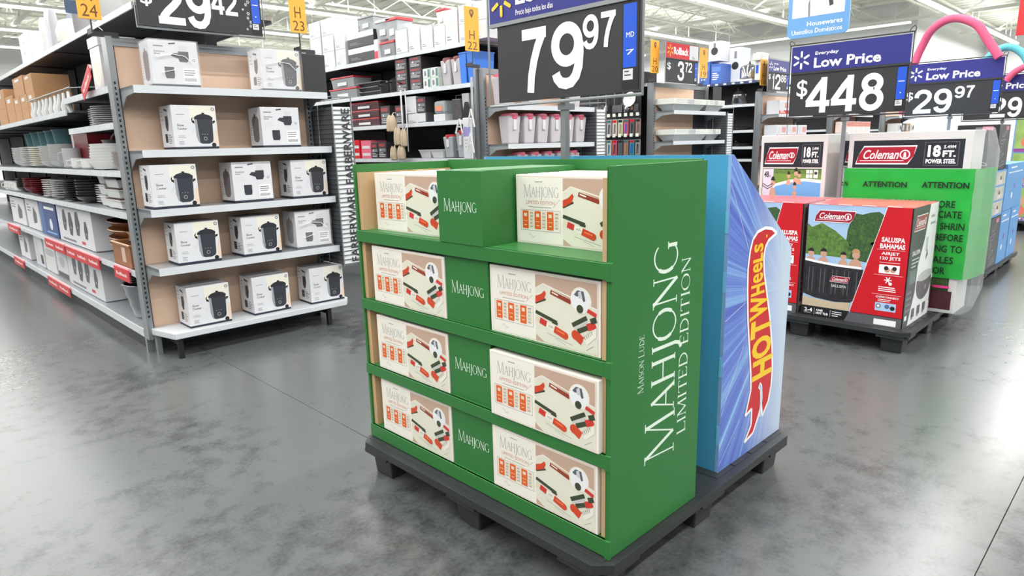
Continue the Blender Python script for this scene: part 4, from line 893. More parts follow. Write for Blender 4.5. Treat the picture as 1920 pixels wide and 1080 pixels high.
rtag('small red tag at the far end of the lower shelf edge', 9.0, 9.75, .545, 1); rtag('red double tag on the bottom deck edge', 6.85, 7.8, .15, 2); rtag('small red tag at the far end of the bottom deck edge', 9.1, 9.75, .15, 1)
rtag('tilted red rollback tag on the short top shelf under the tall box', 5.0, 5.3, 1.80, 1, -.45, x=1.17)
# things on the top shelf (z 2.235, x 1.42..)
t = thing('boxed_lamp', 'tall white box with a ring mark on the top shelf at the left edge', 'box', (1.45, 8.3, 2.235)); MB().box(0, .25, 0, .5, 0, .30, WHITE).build('carton', t, bevel=.003)
mb = MB(); a = Art(mb, (0, .5, 0), (0, -1, 0), (0, 0, 1), .5, .30); a.circ(.4, .55, .06, GRT, 1); a.circ(.4, .55, .05, WHITE, 2); mb.build('box_print', t)
for i, (y, r, hh, m_) in enumerate(((7.75, .05, .34, CER), (7.55, .04, .38, WHITE), (7.4, .035, .36, GREYC))):
    one('tall_vase', MB().lathe([(r, 0), (r, hh * .8), (r * .7, hh), (r * .6, hh), (r * .9, .02), (0, .02)], m_, n=16), 'tall slim %s cylinder on the top shelf, %s of three' % (['white', 'bright white', 'pale grey'][i], ORD[i]), 'vase', (1.5, y, 2.235), 0, 'vases on the top shelf')
one('stone_jar', MB().lathe([(.06, 0), (.12, .03), (.13, .12), (.1, .2), (.06, .22), (.05, .22), (.08, .15), (0, .02)], M(222, 222, 212, rough=.6, var=.08, scale=20), n=20), 'squat cream jar on the top shelf', 'jar', (1.55, 6.98, 2.235))
t = thing('figured_lamp', 'blue plate standing upright on the top shelf', 'plate', (1.56, 7.1, 2.235)); mb = MB(); mb.lathe([(0, 0), (.15, .0), (.16, .012), (0, .006)], M(110, 124, 150, rough=.4), n=24); o = mb.build('plate_disc', t); o.rotation_euler = (0, -1.4, 0); o.location = (0, 0, .165); MB().box(-.03, .04, -.05, .05, 0, .03, WOOD).build('stand', t)
one('tall_planter', MB().lathe([(.06, 0), (.075, .05), (.085, .4), (.10, .55), (.09, .55), (.07, .3), (0, .05)], M(148, 144, 146, rough=.5, var=.05), n=20), 'tall grey flared vase on the top shelf behind the blue tag', 'vase', (1.52, 6.45, 2.235))
t = thing('blue_shelf_tag', 'small blue tag beside the yellow 24 flag', 'tag', (1.09, 4.85, 2.14)); MB().box(-.035, .035, -.002, .002, 0, .075, M(84, 116, 158, rough=.4)).build('plate', t); MB().tube([(.03, 0, .0), (.08, -.02, -.03), (.125, -.1, -.10)], .003, STEEL, 5).build('arm', t)
one('lid_pan', MB().lathe([(.1, 0), (.2, .05), (.22, .09), (.2, .09), (.1, .02), (0, .01)], M(214, 214, 210, rough=.4), n=24, sx=.7), 'large pale dish on the top shelf near the upright', 'dish', (1.62, 5.2, 2.235))
one('mixing_bowl', MB().lathe([(.09, 0), (.18, .09), (.2, .17), (.19, .17), (.12, .04), (0, .01)], CER, n=24, sx=.8), 'deep white bowl on the top shelf left of the pale dish', 'bowl', (1.60, 5.72, 2.235))

# ================================================================== STORAGE GOODS ON THE SECOND SHELVING UNIT (lip plane x = 4.22)
G2 = 'goods on the food storage shelves'
LCAR = M(208, 209, 212, rough=.45, var=.02); SMOKE = M(150, 150, 154, rough=.25, var=.03); RLID = M(196, 52, 62, rough=.3, var=.02); CLR = M(206, 212, 216, rough=.15, var=0, alpha=.55)
PINK = M(224, 110, 132, rough=.3, var=.03); MILK = M(204, 198, 202, rough=.3, var=.02, alpha=.9); BLUEC = M(70, 130, 226, rough=.25, var=.03)
def aStore(a): a.rect(.06, .06, .94, .94, LCAR, 1); a.circ(.5, .5, .05, LG, 2, 12); a.lines(.1, .5, .2, 2, .08, .03, GRT, 2)
WP = ['front', 'middle', 'rear']
for c_, (y0, y1, zt) in enumerate(((4 + 3.53, 7.79, 3), (7.24, 7.50, 3), (6.99, 7.21, 2))):
    for r_ in range(zt): carton('white_carton', 'white carton on the high storage shelf, %s column, %s' % (ORD[c_], ['bottom', 'second from the bottom', 'top'][r_]), 4.24, y0, y1, 2.252 + r_ * .185, .183, .35, LCAR, aStore, group='white cartons on the high shelf')
for r_ in range(2): carton('black_white_box', 'black box with a white band on the high storage shelf, %s' % ['lower', 'upper'][r_], 4.24, 6.40, 6.93, 2.252 + r_ * .16, .155, .3, BK, lambda a: (a.rect(0, .62, 1, 1, WHITE, 1), a.lines(.1, .5, .3, 2, .1, .05, GRT, 2)), group=G2)
def jarbox(name, label, y, z, w, hh, dep, m, lid, x=4.26):
    t = thing(name, label, 'container', (x, y, z), 0, G2); mb = MB(); mb.frustum(0, dep, 0, w, 0, hh * .86, .012, m); mb.build('tub_body', t, bevel=.006)
    mb = MB(); mb.box(-.006, dep + .006, -.006, w + .006, hh * .86, hh, lid); mb.build('lid', t, bevel=.004)
    mb = MB(); mb.box(-.004, -.001, w * .3, w * .7, hh * .2, hh * .5, WHITE); mb.build('paper_label', t); return t
jarbox('clear_container', 'clear lidded container on top of the black and white boxes', 6.42, 2.57, .3, .15, .22, CLR, SMOKE); jarbox('clear_container', 'clear tilted-looking container right of the black and white boxes', 6.12, 2.44, .26, .2, .22, CLR, LG)
jarbox('red_lid_container', 'red-lidded container low on the high storage shelf', 6.05, 2.252, .26, .16, .2, SMOKE, RLID); jarbox('red_lid_container', 'clear jar with a red lid standing above the others on the high storage shelf', 5.98, 2.415, .2, .22, .2, CLR, RLID)
carton('red_box', 'small red and white box beside the black and white boxes', 4.24, 6.33, 6.38 + .02, 2.252, .2, .2, WHITE, lambda a: (a.rect(0, 0, 1, .4, RLID, 1),))
for i, (y0, y1, h_, m_) in enumerate(((5.78, 6.0, .25, GREYC), (5.58, 5.77, .23, LCAR), (5.37, 5.56, .22, M(196, 196, 200, rough=.4)), (5.18, 5.35, .19, M(232, 216, 212, rough=.5)), (4.99, 5.17, .31, M(228, 216, 216, rough=.5)))):
    carton('storage_box', '%s box on the high storage shelf, %s right of the middle' % (['grey', 'white', 'pale grey', 'pinkish', 'tall pinkish'][i], ORD[i]), 4.24, y0, y1, 2.252, h_, .3, m_, aStore, group=G2)
for i in range(2):
    for r_ in range(2): carton('white_carton', 'large white carton behind the 22 flag, %s %s' % (['left', 'right'][i], ['lower', 'upper'][r_]), 4.24, 4.98 - .2 * (i + 1) + .0, 4.97 - .2 * i, 2.252 + r_ * .16, .158, .35, LCAR, aStore, group='cartons behind the 22 flag')
jarbox('red_lid_jar', 'jar with a wide red lid on the boxes left of the 22 flag', 5.19, 2.445, .14, .15, .14, CREAM, RLID)
# level 1.88
jarbox('red_lid_bowl', 'large clear bowl with a red lid on the second storage shelf', 6.90, 1.882 + .125, .5, .125, .25, CLR, RLID); jarbox('red_lid_bowl', 'wide smoky container with a red lid under the clear bowl', 6.85, 1.882, .6, .12, .25, SMOKE, RLID)
for i in range(3): one('roasting_pan', MB().frustum(0, .3, 0, .45, 0, .045, .03, BK).box(-.01, .31, -.03, .48, .045, .05, SMOKE), 'dark flat pan stack on the second storage shelf, %s from the bottom' % ORD[i], 'pan', (4.30, 6.42, 1.882 + .05 * i), 0, G2, False)
def pot(label, y, z, r, hh, m, x=4.42):
    t = thing('saucepan', label, 'saucepan', (x, y, z), 0, G2); mb = MB(); mb.sm = True; mb.lathe([(r * .95, 0), (r, .01), (r, hh), (r * .95, hh), (r * .93, .012), (0, .01)], m, n=20); mb.build('pan_body', t)
    mb = MB(); mb.sm = True; mb.lathe([(r * 1.02, hh), (r * .7, hh + .02), (.02, hh + .03), (.02, hh + .045), (0, hh + .046)], M(130, 132, 136, rough=.15, metal=.9), n=20); mb.build('pan_lid', t)
    mb = MB(); mb.tube([(-r, 0, hh * .8), (-r - .05, -.02, hh * .85)], .008, BLACK, 6); mb.build('handle', t); return t
for i in range(3): pot('dark saucepan with a shiny lid on the second storage shelf, %s from the left' % ORD[i], 6.32 - .19 * i, 1.882, .085, .10 + .03 * (i % 2), BK, 4.33)
def aDark(a): a.rect(.1, .7, .8, .9, M(150, 60, 64, rough=.5, var=0), 1); a.rect(.1, .4, .9, .6, GRT, 1); a.lines(.1, .9, .3, 3, .1, .04, LG, 1); a.circ(.3, .5, .012, LG, 2, 10)
DK = M(58, 52, 56, rough=.4, var=.06)
for i, (y0, y1) in enumerate(((5.83, 6.03), (5.58, 5.78))):
    for r_ in range(3): carton('dark_gadget_box', 'dark gadget box on the second storage shelf, %s column, %s' % (['left', 'right'][i], ['lowest', 'middle', 'topmost'][r_]), 4.24, y0, y1, 1.882 + r_ * .108, .106, .3, DK, aDark, group='dark gadget boxes')
SG = M(206, 214, 206, rough=.4)
for i, y in enumerate((5.44, 5.31)):
    for r_ in range(2): carton('small_carton', 'small pale green and white carton beside the clear jug, %s %s' % (['left', 'right'][i], ['lower', 'upper'][r_]), 4.24, y, y + .12, 1.882 + r_ * .095, .093, .2, SG, lambda a: (a.rect(.1, .1, .6, .9, WHITE, 1), a.poly([(.2, .2), (.5, .3), (.4, .8), (.2, .7)], GRT, 2), a.rect(.65, .1, .95, .9, M(90, 130, 126, rough=.5), 1)), group=G2)
def pitcher(label, x, y, z, w, hh, m, lid, face='x', group='pitchers', d=.14, rz=0.0):
    t = thing('pitcher', label, 'pitcher', (x, y, z), rz, group); a_ = MB()
    a_.frustum(-d / 2, d / 2, -w / 2, w / 2, 0, hh * .9, .018, m); a_.build('pitcher_body', t, bevel=.012)
    mb = MB(); mb.sm = True; mb.lathe([(w * .40, hh * .76), (w * .46, hh * .80), (w * .50, hh * .92), (w * .48, hh * .97), (w * .36, hh), (0, hh)], lid, n=18); mb.build('lid', t)
    mb = MB(); mb.tube([(0, -w / 2 + .004, hh * .82), (0, -w / 2 - .038, hh * .80), (0, -w / 2 - .038, hh * .38), (0, -w / 2 + .012, hh * .34)], .009, m, 6); mb.build('handle', t)
    mb = MB(); mb.box(-d / 2 - .003, -d / 2 + .004, -.018, .018, hh * .45, hh * .78, WHITE); mb.build('paper_label', t); return t
for i, (y, m_) in enumerate(((5.24, MILK), (5.08, MILK))): pitcher('clear jug with a dark red cap on the second storage shelf, %s' % ['left', 'right'][i], 4.34, y, 1.882, .15, .27, m_, M(150, 84, 88, rough=.4), group=G2)
for i, (y0, y1, h_) in enumerate(((4.90, 5.00, .27), (4.79, 4.89, .27))): one('blue_bin', MB().frustum(0, .26, 0, y1 - y0, 0, h_, .01, BLUEC).box(-.006, .266, -.004, y1 - y0 + .004, h_, h_ + .012, BLUEC), 'tall bright blue bin under the 22 flag, %s' % ['left', 'right'][i], 'bin', (4.25, y0, 1.882), 0, G2, False)
# level 1.55
for i in range(3): jarbox('red_clip_container', 'flat smoky container with red clips on the third storage shelf, %s' % ['lowest', 'middle', 'topmost'][i], 6.42, 1.552 + .09 * i, .6, .086, .28, M(96, 74, 78, rough=.25, var=.04), RLID)
for i, (y0, y1, z, h_, m_) in enumerate(((6.18, 6.36, 1.552, .2, DK), (5.92, 6.08, 1.552, .19, DK), (5.70, 5.88, 1.65, .17, LG), (5.54, 5.69, 1.65, .15, DK), (5.53, 5.87, 1.552, .096, M(80, 80, 86, rough=.4)))):
    carton('gadget_box', '%s box on the third storage shelf, %s from the left' % (['dark', 'dark red-banded', 'grey', 'narrow dark', 'low wide dark'][i], ORD[i]), 4.24, y0, y1, z, h_, .26, m_, aDark if m_ is DK else aStore, group=G2)
t = thing('drink_dispenser', 'clear rounded dispenser with an orange label on the third storage shelf', 'dispenser', (4.34, 5.35, 1.552)); MB().box(-.08, .08, -.09, .09, .07, .2, CLR).build('tank', t, bevel=.03); MB().box(-.08, .08, -.09, .09, 0, .07, WHITE).build('stand', t, bevel=.004); MB().box(-.084, -.08, -.05, .05, .1, .15, M(226, 140, 110, rough=.4)).build('label_card', t)
t = thing('utensil_caddy', 'tall glossy caddy on the third storage shelf', 'caddy', (4.32, 5.09, 1.552)); MB().box(-.05, .05, -.07, .07, 0, .2, M(120, 116, 116, rough=.15, metal=.5, var=.3, scale=20)).build('caddy_body', t, bevel=.008); MB().tube([(0, -.06, .2), (0, -.06, .235), (0, .06, .235), (0, .06, .2)], .004, STEEL, 6).build('handle', t)
one('tall_bin', MB().frustum(-.09, .09, -.05, .05, 0, .24, .008, GREYC), 'tall grey bin beside the white clips on the third storage shelf', 'bin', (4.34, 4.93, 1.552), 0, G2, False)
# level 1.19
for i, (y0, y1, h_, m_) in enumerate(((6.84, 6.96, .21, RED), (6.6, 6.8, .2, PINK), (6.46, 6.59, .17, DK), (6.29, 6.45, .18, DK))): carton('small_box', '%s box on the lowest visible storage shelf, %s from the left' % (['red', 'pink and white', 'dark', 'dark striped'][i], ORD[i]), 4.24, y0, y1, 1.192, h_, .22, m_, (lambda a: (a.rect(.1, .55, .9, .7, WHITE, 1), a.rect(.1, .15, .9, .3, WHITE, 1))) if i < 2 else aDark, group=G2)
for i, (y, w_) in enumerate(((5.62, .19), (5.42, .2))): one('food_tray', MB().frustum(-.1, .1, -w_ / 2, w_ / 2, 0, .075, .02, M(210, 210, 212, rough=.4)).box(-.106, .106, -w_ / 2 - .008, w_ / 2 + .008, .075, .083, WHITE), 'pale grey tray on the lowest visible storage shelf, %s' % ['left', 'right'][i], 'tray', (4.36, y, 1.192), 0, G2, False)
for i, (y, h_) in enumerate(((5.25, .23), (5.05, .27))): pitcher('grey square pitcher with a red cap, %s' % ['left and shorter', 'right and taller'][i], 4.34, y, 1.192, .15, h_, M(168, 172, 178, rough=.3, var=.03), RLID, group=G2)
# hanging padded bundles and clips
BG = M(184, 166, 142, rough=.7, var=.1, scale=14, bump=.3)
t = thing('clip_strip', 'pair of white hanging strips in front of the storage shelves', 'clip strip', (4.20, 5.9, 1.16)); MB().box(-.002, .002, -.012, .012, .1, .73, WHITE).build('strip', t); MB().box(-.002, .002, -.085, -.07, .1, .73, WHITE).build('strip', t)
for i, (y, z, w_, h_) in enumerate(((6.0, 1.555, .11, .18), (5.90, 1.42, .085, .19), (5.79, 1.40, .075, .18), (5.99, 1.245, .08, .15), (5.85, 1.25, .09, .15))):
    t = thing('oven_mitt', 'pair of tan oven mitts hanging on the white strip, %s' % ['topmost', 'second, left', 'second, right', 'lowest left', 'lowest right'][i], 'oven mitt', (4.13, y, z - h_ / 2), 0, 'tan mitts hanging on the strip')
    for s in (-1, 1):
        mb = MB(); mb.sm = True; mb.lathe([(0, 0), (w_ * .4, .012), (w_ * .46, h_ * .4), (w_ * .34, h_ * .8), (w_ * .1, h_), (0, h_)], BG, (.0, s * w_ * .28, 0), 12, .8, .8); mb.build('mitt', t)
    MB().tube([(0, 0, h_ * .9), (.03, 0, h_ + .02), (.06, 0, h_ + .02)], .004, WHITE, 5).build('loop', t)
t = thing('clip_strip', 'hanging strip of white spring clips left of the pitcher shelves', 'clip strip', (4.17, 4.74, 1.17)); MB().box(-.002, .002, -.015, .015, 0, .75, GREYC).build('strip', t)
t2 = thing('pouch', 'white and violet pouch with a dark top hanging among the clips', 'pouch', (4.12, 4.76, 1.18)); MB().box(-.012, .012, -.06, .06, 0, .38, WHITE).build('pouch_body', t2, bevel=.01)
mb = MB(); a = Art(mb, (-.0122, .06, 0), (0, -1, 0), (0, 0, 1), .12, .38); a.rect(.1, .55, .9, .78, M(150, 144, 200, rough=.5), 1); a.lines(.2, .8, .45, 3, .08, .03, GREYC, 1); mb.build('pouch_print', t2); MB().prism([(-.07, .38), (.07, .38), (.02, .52), (-.01, .52)], -.01, .01, BK, 'x').build('pouch_top', t2)
for i, (y, z, k_) in enumerate(((4.66, 1.47, .16), (4.68, 1.24, .18), (4.83, 1.42, .13))):
    t = thing('spring_clip', 'white A-shaped spring clip, %s' % ['upper right on the strip', 'lower right on the strip', 'on the left of the strip'][i], 'clip', (4.08, y, z), .3, 'white spring clips')
    MB().tube([(0, -.03, 0), (0, 0, k_)], .009, CER, 6).build('arm', t); MB().tube([(0, .045, 0), (0, 0, k_)], .009, CER, 6).build('arm', t); MB().tube([(0, -.015, k_ * .45), (0, .02, k_ * .45)], .006, CER, 6).build('spring', t)
# ------------------------------------------------------------------ pitchers on the second end unit
for i, x in enumerate((4.44, 4.65, 4.84, 5.03, 5.22, 5.41)):
    pitcher('milky pink-lidded pitcher on the middle shelf, %s from the left' % ORD[i], x, 4.53, 1.312, .165, .285, MILK, PINK, 'y', 'pink-lidded pitchers', rz=math.pi / 2)
for i, x in enumerate((4.39, 4.75, 5.33)): pitcher('milky pink-lidded pitcher, top shelf, %s' % ['at the left edge of the big sign', 'behind the big sign', 'right of the sign pole'][i], x, 4.54, 1.66, .2, .28, MILK, PINK, 'y', 'pink-lidded pitchers', rz=math.pi / 2)
for i, x in enumerate((4.55, 4.74, 4.93, 5.12, 5.32)): pitcher('milky pink-lidded pitcher on the lower shelf, %s from the left' % ORD[i], x, 4.54, .96, .15, .28, MILK, PINK, 'y', 'pink-lidded pitchers', rz=math.pi / 2)
t = thing('white_spout', 'small white spout part lying before the pitchers', 'spout', (5.08, 4.42, 1.314)); MB().lathe([(.0, 0), (.04, .006), (.045, .02), (0, .028)], CER, n=16).build('spout_body', t); MB().tube([(.03, 0, .015), (.07, .0, .01)], .008, CER, 6).build('nozzle', t)

# ------------------------------------------------------------------ utensil wall (plane x = 7.03)
t = thing('pegboard', 'dark panel holding rows of hanging kitchen utensils', 'display panel', (6.985, 4.83, .9)); MB().box(0, .02, 0, 3.0, 0, 1.1, DARKMETAL).build('panel', t)
for z in (.40, .66, 1.0): MB().box(-.03, -.015, 0, 3.0, z + .02, z + .03, STEEL).box(-.03, 0, 0, .01, z + .02, z + .03, STEEL).box(-.03, 0, 2.99, 3.0, z + .02, z + .03, STEEL).build('rail', t)
SILV = M(176, 178, 182, rough=.2, metal=.8, var=.05); UT = 'utensils hanging on the dark panel'
heads = ['slotted spatula', 'ladle', 'whisk', 'tongs', 'masher']
for i in range(12):
    y = 4.86 + i * .065; kind = i % 5; m_ = (SILV, BK, SILV, SMOKE, SILV)[kind]
    t = thing('kitchen_utensil', '%s in the top utensil row, %s from the right' % (heads[kind], ORD[i]), 'utensil', (6.935, y, 1.70), 0, UT)
    t.scale = (1, 1.4, 1.3); t.location.z = 1.68
    MB().tube([(0, 0, .06), (0, 0, .19)], .006, SILV if i % 2 else BLACK, 6).build('handle', t); mb = MB(); mb.sm = True
    if kind in (0, 4): mb.box(-.003, .003, -.024, .024, -.01, .06, m_)
    elif kind == 1: mb.lathe([(0, 0), (.022, .008), (.028, .03), (.026, .03), (0, .012)], m_, (0, 0, .03), 12)
    elif kind == 2: mb.lathe([(0, -.01), (.022, .015), (.02, .04), (.005, .07)], m_, (0, 0, 0), 8)
    else: mb.tube([(0, -.01, .07), (0, -.02, -.01)], .005, m_, 5); mb.tube([(0, .01, .07), (0, .02, -.01)], .005, m_, 5)
    mb.build('head', t)
t = thing('colander', 'white round strainers hanging at the right end of the utensil panel', 'strainer', (6.90, 4.90, 1.80)); mb = MB(); mb.sm = True; mb.lathe([(0, 0), (.05, .01), (.085, .045), (.09, .05), (.08, .05), (0, .02)], CER, n=20); o = mb.build('strainer_bowl', t); o.rotation_euler = (0, -1.35, 0); MB().box(-.01, .01, -.01, .01, -.11, -.07, M(150, 110, 90, rough=.5)).build('handle', t)
PK = [M(150, 118, 110, rough=.4), M(196, 206, 180, rough=.4), M(140, 140, 142, rough=.3), M(90, 92, 96, rough=.4), M(206, 188, 178, rough=.4), M(60, 130, 140, rough=.4), M(196, 90, 110, rough=.4), M(170, 172, 176, rough=.3)]
for r_, (z, hh) in enumerate(((1.38, .20), (1.14, .19))):
    for i in range(9):
        y = 4.83 + i * .088
        t = thing('utensil_pack', 'packaged utensil in the %s row, %s from the right' % (['middle', 'lower'][r_], ORD[i]), 'package', (6.945, y, z), 0, 'packaged utensils on the dark panel')
        m_ = PK[(i * 3 + r_ * 2) % 8]; mb = MB(); mb.box(-.008, .008, -.036, .036, 0, hh, m_); mb.build('pack', t, bevel=.004)
        mb = MB(); a = Art(mb, (-.0082, .036, 0), (0, -1, 0), (0, 0, 1), .072, hh); a.rect(.1, .82, .9, .97, [BK, RED, TEALT][i % 3], 1); a.poly([(.3, .1), (.5, .08), (.65, .7), (.4, .75)], [SILV, BK, STRIPBLUE, WOODL][(i + r_) % 4], 1); a.bar(.7, .15, .75, .7, .006, DARKMETAL, 1); mb.build('pack_print', t)
        t = thing('price_tag', 'small white price tag above the %s utensil row, %s from the right' % (['middle', 'lower'][r_], ORD[i]), 'price tag', (6.925, y, z + hh + .035), 0, 'white price tags on the utensil panel')
        MB().box(-.002, .002, -.022, .022, 0, .04, M(236, 240, 228, rough=.5)).build('tag_card', t); MB().box(.002, .06, -.004, .004, .01, .018, STEEL).build('tag_arm', t)
# goods above the utensils
carton('gadget_box', 'stack of dark gadget boxes above the utensils by the 20 flag', 7.06, 4.85, 5.25, 2.002, .14, .3, DK, aDark); mb = MB()
for q in range(14): mb.box(0, .3, 0, .75, q * .045, q * .045 + .03, WHITE); mb.box(.01, .29, .01, .74, q * .045 + .03, q * .045 + .045, GREYC)
one('white_rack', mb, 'tall stack of white trays standing behind the 20 flag', 'tray stack', (7.3, 5.4, 2.002), 0, None, False)
t = thing('dish_rack', 'white wire dish rack on the shelf end beside the 20 flag', 'dish rack', (6.98, 4.80, 2.004)); mb = MB()
for q in range(10): mb.tube([(0, q * .03, 0), (-.02, q * .03, .08)], .003, WHITE, 4)
mb.tube([(0, 0, 0), (0, .27, 0)], .004, WHITE, 5); mb.tube([(-.02, 0, .08), (-.02, .27, .08)], .004, WHITE, 5); mb.build('rack_wires', t); MB().box(0, .2, 0, .27, -.002, .01, BK).build('tray', t)

# ------------------------------------------------------------------ foil pans on the third end unit
FOIL = M(196, 200, 200, rough=.28, metal=.55, var=.1, scale=20); FLID = M(216, 218, 210, rough=.5, var=.06, scale=14)
def foil(label, x, y, z, W_, D_=.24, n=1):
    t = thing('foil_pan', label, 'foil pan', (x, y, z), 0, 'foil pans on the end shelves'); mb = MB(); mb.frustum(0, W_, 0, D_, 0, .075, .05, FOIL); mb.build('pan_body', t, bevel=.004)
    mb = MB(); mb.box(-.015, W_ + .015, -.015, D_ + .015, .075, .14, FLID); mb.build('card_sleeve', t, bevel=.003)
    mb = MB(); a = Art(mb, (-.015, -.0152, .075), (1, 0, 0), (0, 0, 1), W_ + .03, .065); a.lines(.05, .9, .75, 3, .25, .06, GREYC, 1); a.rect(.4, .1, .6, .9, GREYC, 1); mb.build('sleeve_print', t); return t
foil('long stack of foil pans with card sleeves on the top shelf under the rollback sign', 7.10, 4.43, 1.66, .72); foil('shorter foil pan stack on the right of the top shelf', 7.87, 4.43, 1.66, .42)
foil('long stack of foil pans on the middle shelf of the end unit', 7.12, 4.43, 1.30, .78); foil('low foil tray right of the pans on the middle shelf', 7.95, 4.46, 1.30, .32)
foil('foil pans on the lower shelf just above the blue display top', 7.12, 4.43, .96, .78); foil('round-looking foil tray on the lower shelf right', 7.95, 4.46, .96, .32)
t = thing('black_card', 'plain dark board beside the foil pans by the 19 flag', 'sign board', (8.32, 4.6, 1.70)); MB().box(-.0, .22, -.004, .004, -.01, .3, SIGNBLACK).build('board', t)
# ------------------------------------------------------------------ fourth unit: appliances, pans, red and white boxes
for i, (y0, y1, h_) in enumerate(((5.56, 5.74, .34), (5.36, 5.54, .30))): carton('blue_box', 'blue printed box on the dark top shelf by the 19 flag, %s' % ['left', 'right'][i], 9.93, y0, y1, 2.172, h_, .3, M(62, 98, 178, rough=.4), lambda a: (a.rect(.1, .6, .9, .85, M(90, 130, 200, rough=.4, var=0), 1), a.lines(.15, .8, .5, 4, .1, .04, PURE, 2)))
t = thing('stockpot', 'shiny steel pot on the dark top shelf between the 19 and 18 flags', 'pot', (10.08, 4.97, 2.20)); mb = MB(); mb.sm = True; mb.lathe([(.12, 0), (.14, .02), (.14, .16), (.12, .2), (.04, .23), (0, .235)], M(150, 152, 156, rough=.12, metal=.9), n=24); mb.build('pot_body', t); MB().tube([(-.02, -.02, .23), (0, 0, .27), (.02, .02, .23)], .008, BLACK, 6).build('handle', t)
MB().box(-.14, .16, -.11, .11, -.03, 0, WHITE).build('base', t)
t = thing('coffee_machine', 'white tall appliance on the dark top shelf left of the 18 flag', 'appliance', (9.98, 4.76, 2.172)); MB().box(0, .25, -.02, .08, 0, .4, CER).build('appliance_body', t, bevel=.01); MB().box(-.08, .0, -.02, .08, .28, .38, CER).build('appliance_head', t, bevel=.01); MB().box(-.003, 0, .02, .06, .1, .22, STRIPBLUE).build('water_window', t)
for i, (y, z, h_) in enumerate(((5.2, 2.172, .55), (5.42, 2.52, .3))): carton('white_carton', 'tall white carton on the dark top shelf, %s' % ['behind the steel pot', 'stacked on the blue box'][i], 10.25 if i == 0 else 9.98, y, y + .2, z, h_, .3, LCAR, lambda a: (a.circ(.5, .5, .06, BK, 1, 14), a.rect(.4, .7, .6, .9, GRT, 1)))
t = thing('steel_kettle', 'glossy steel appliances on the second shelf of the fourth unit', 'kettle', (10.05, 5.10, 1.832)); mb = MB(); mb.sm = True; mb.lathe([(.11, 0), (.12, .02), (.11, .15), (.06, .2), (0, .21)], M(150, 150, 152, rough=.1, metal=.9), n=20); mb.build('kettle_body', t); MB().tube([(-.05, 0, .2), (-.05, 0, .24), (.06, 0, .24), (.06, 0, .2)], .01, BLACK, 6).build('handle', t)
for i, z in enumerate((1.442, 1.192)):
    t = thing('frying_pan', 'black frying pan on the %s shelf of the fourth unit' % ['third', 'fourth'][i], 'frying pan', (10.1, 5.04, z)); mb = MB(); mb.sm = True; mb.lathe([(.1, 0), (.14, .045), (.135, .045), (.1, .01), (0, .01)], BK, n=20); mb.build('pan_body', t); MB().tube([(-.12, 0, .04), (-.19, .02, .08)], .01, BLACK, 6).build('handle', t)
def aRW(a): a.rect(0, 0, 1, .28, RED, 1); a.rect(.08, .4, .4, .85, LG, 1); a.rect(.5, .45, .9, .85, M(210, 150, 140, rough=.5, var=0), 1); a.lines(.1, .6, .2, 2, .1, .05, PURE, 2)
for i, (x, z, w_, h_) in enumerate(((10.02, 1.66, .36, .2), (10.42, 1.66, .36, .2), (9.98, 1.30, .34, .2), (10.36, 1.30, .34, .2), (10.74, 1.30, .34, .2))):
    carton('red_white_box', 'red and white boxed appliance, %s shelf behind the 448 sign, %s from the left' % (['top', 'middle'][z < 1.5], ORD[i if z > 1.5 else i - 2]), x, 4.44, 4.64, z, h_, w_, WHITE, aRW, front='y', group='red and white boxed appliances')
for i in range(3): carton('red_box', 'red box on the lower shelf beside the first pool carton, %s' % ['lowest', 'middle', 'topmost'][i], 9.95, 4.44, 4.64, .96 + .082 * i, .08, .32, RED, lambda a: (a.lines(.1, .8, .6, 2, .25, .1, PURE, 1),), front='y', group='red boxes on the lower shelf')
PKB = M(236, 214, 206, rough=.5, var=.03)
for i in range(5): carton('small_appliance_box', 'pale boxed appliance above the first pool carton, %s from the left' % ORD[i], 12.86 + .25 * i, 4.44, 4.64, 1.37, .2, .24, PKB, lambda a: (a.rect(0, .55, 1, .95, M(206, 130, 116, rough=.5, var=0), 1), a.rect(.15, .1, .85, .5, WHITE, 1)), front='y', group='row of pale boxed appliances')
for i in range(4): carton('small_appliance_box', 'grey boxed appliance seen under the 29.97 sign, %s from the left' % ORD[i], 15.8 + .3 * i, 4.44, 4.64, 1.37 if i % 2 else 1.37, .18, .27, [LG, DK, KB, WHITE][i], lambda a: (a.rect(.1, .2, .6, .8, GREYC, 1), a.circ(.75, .5, .05, BK, 1, 12)), front='y', group='boxed appliances under the 29.97 sign')

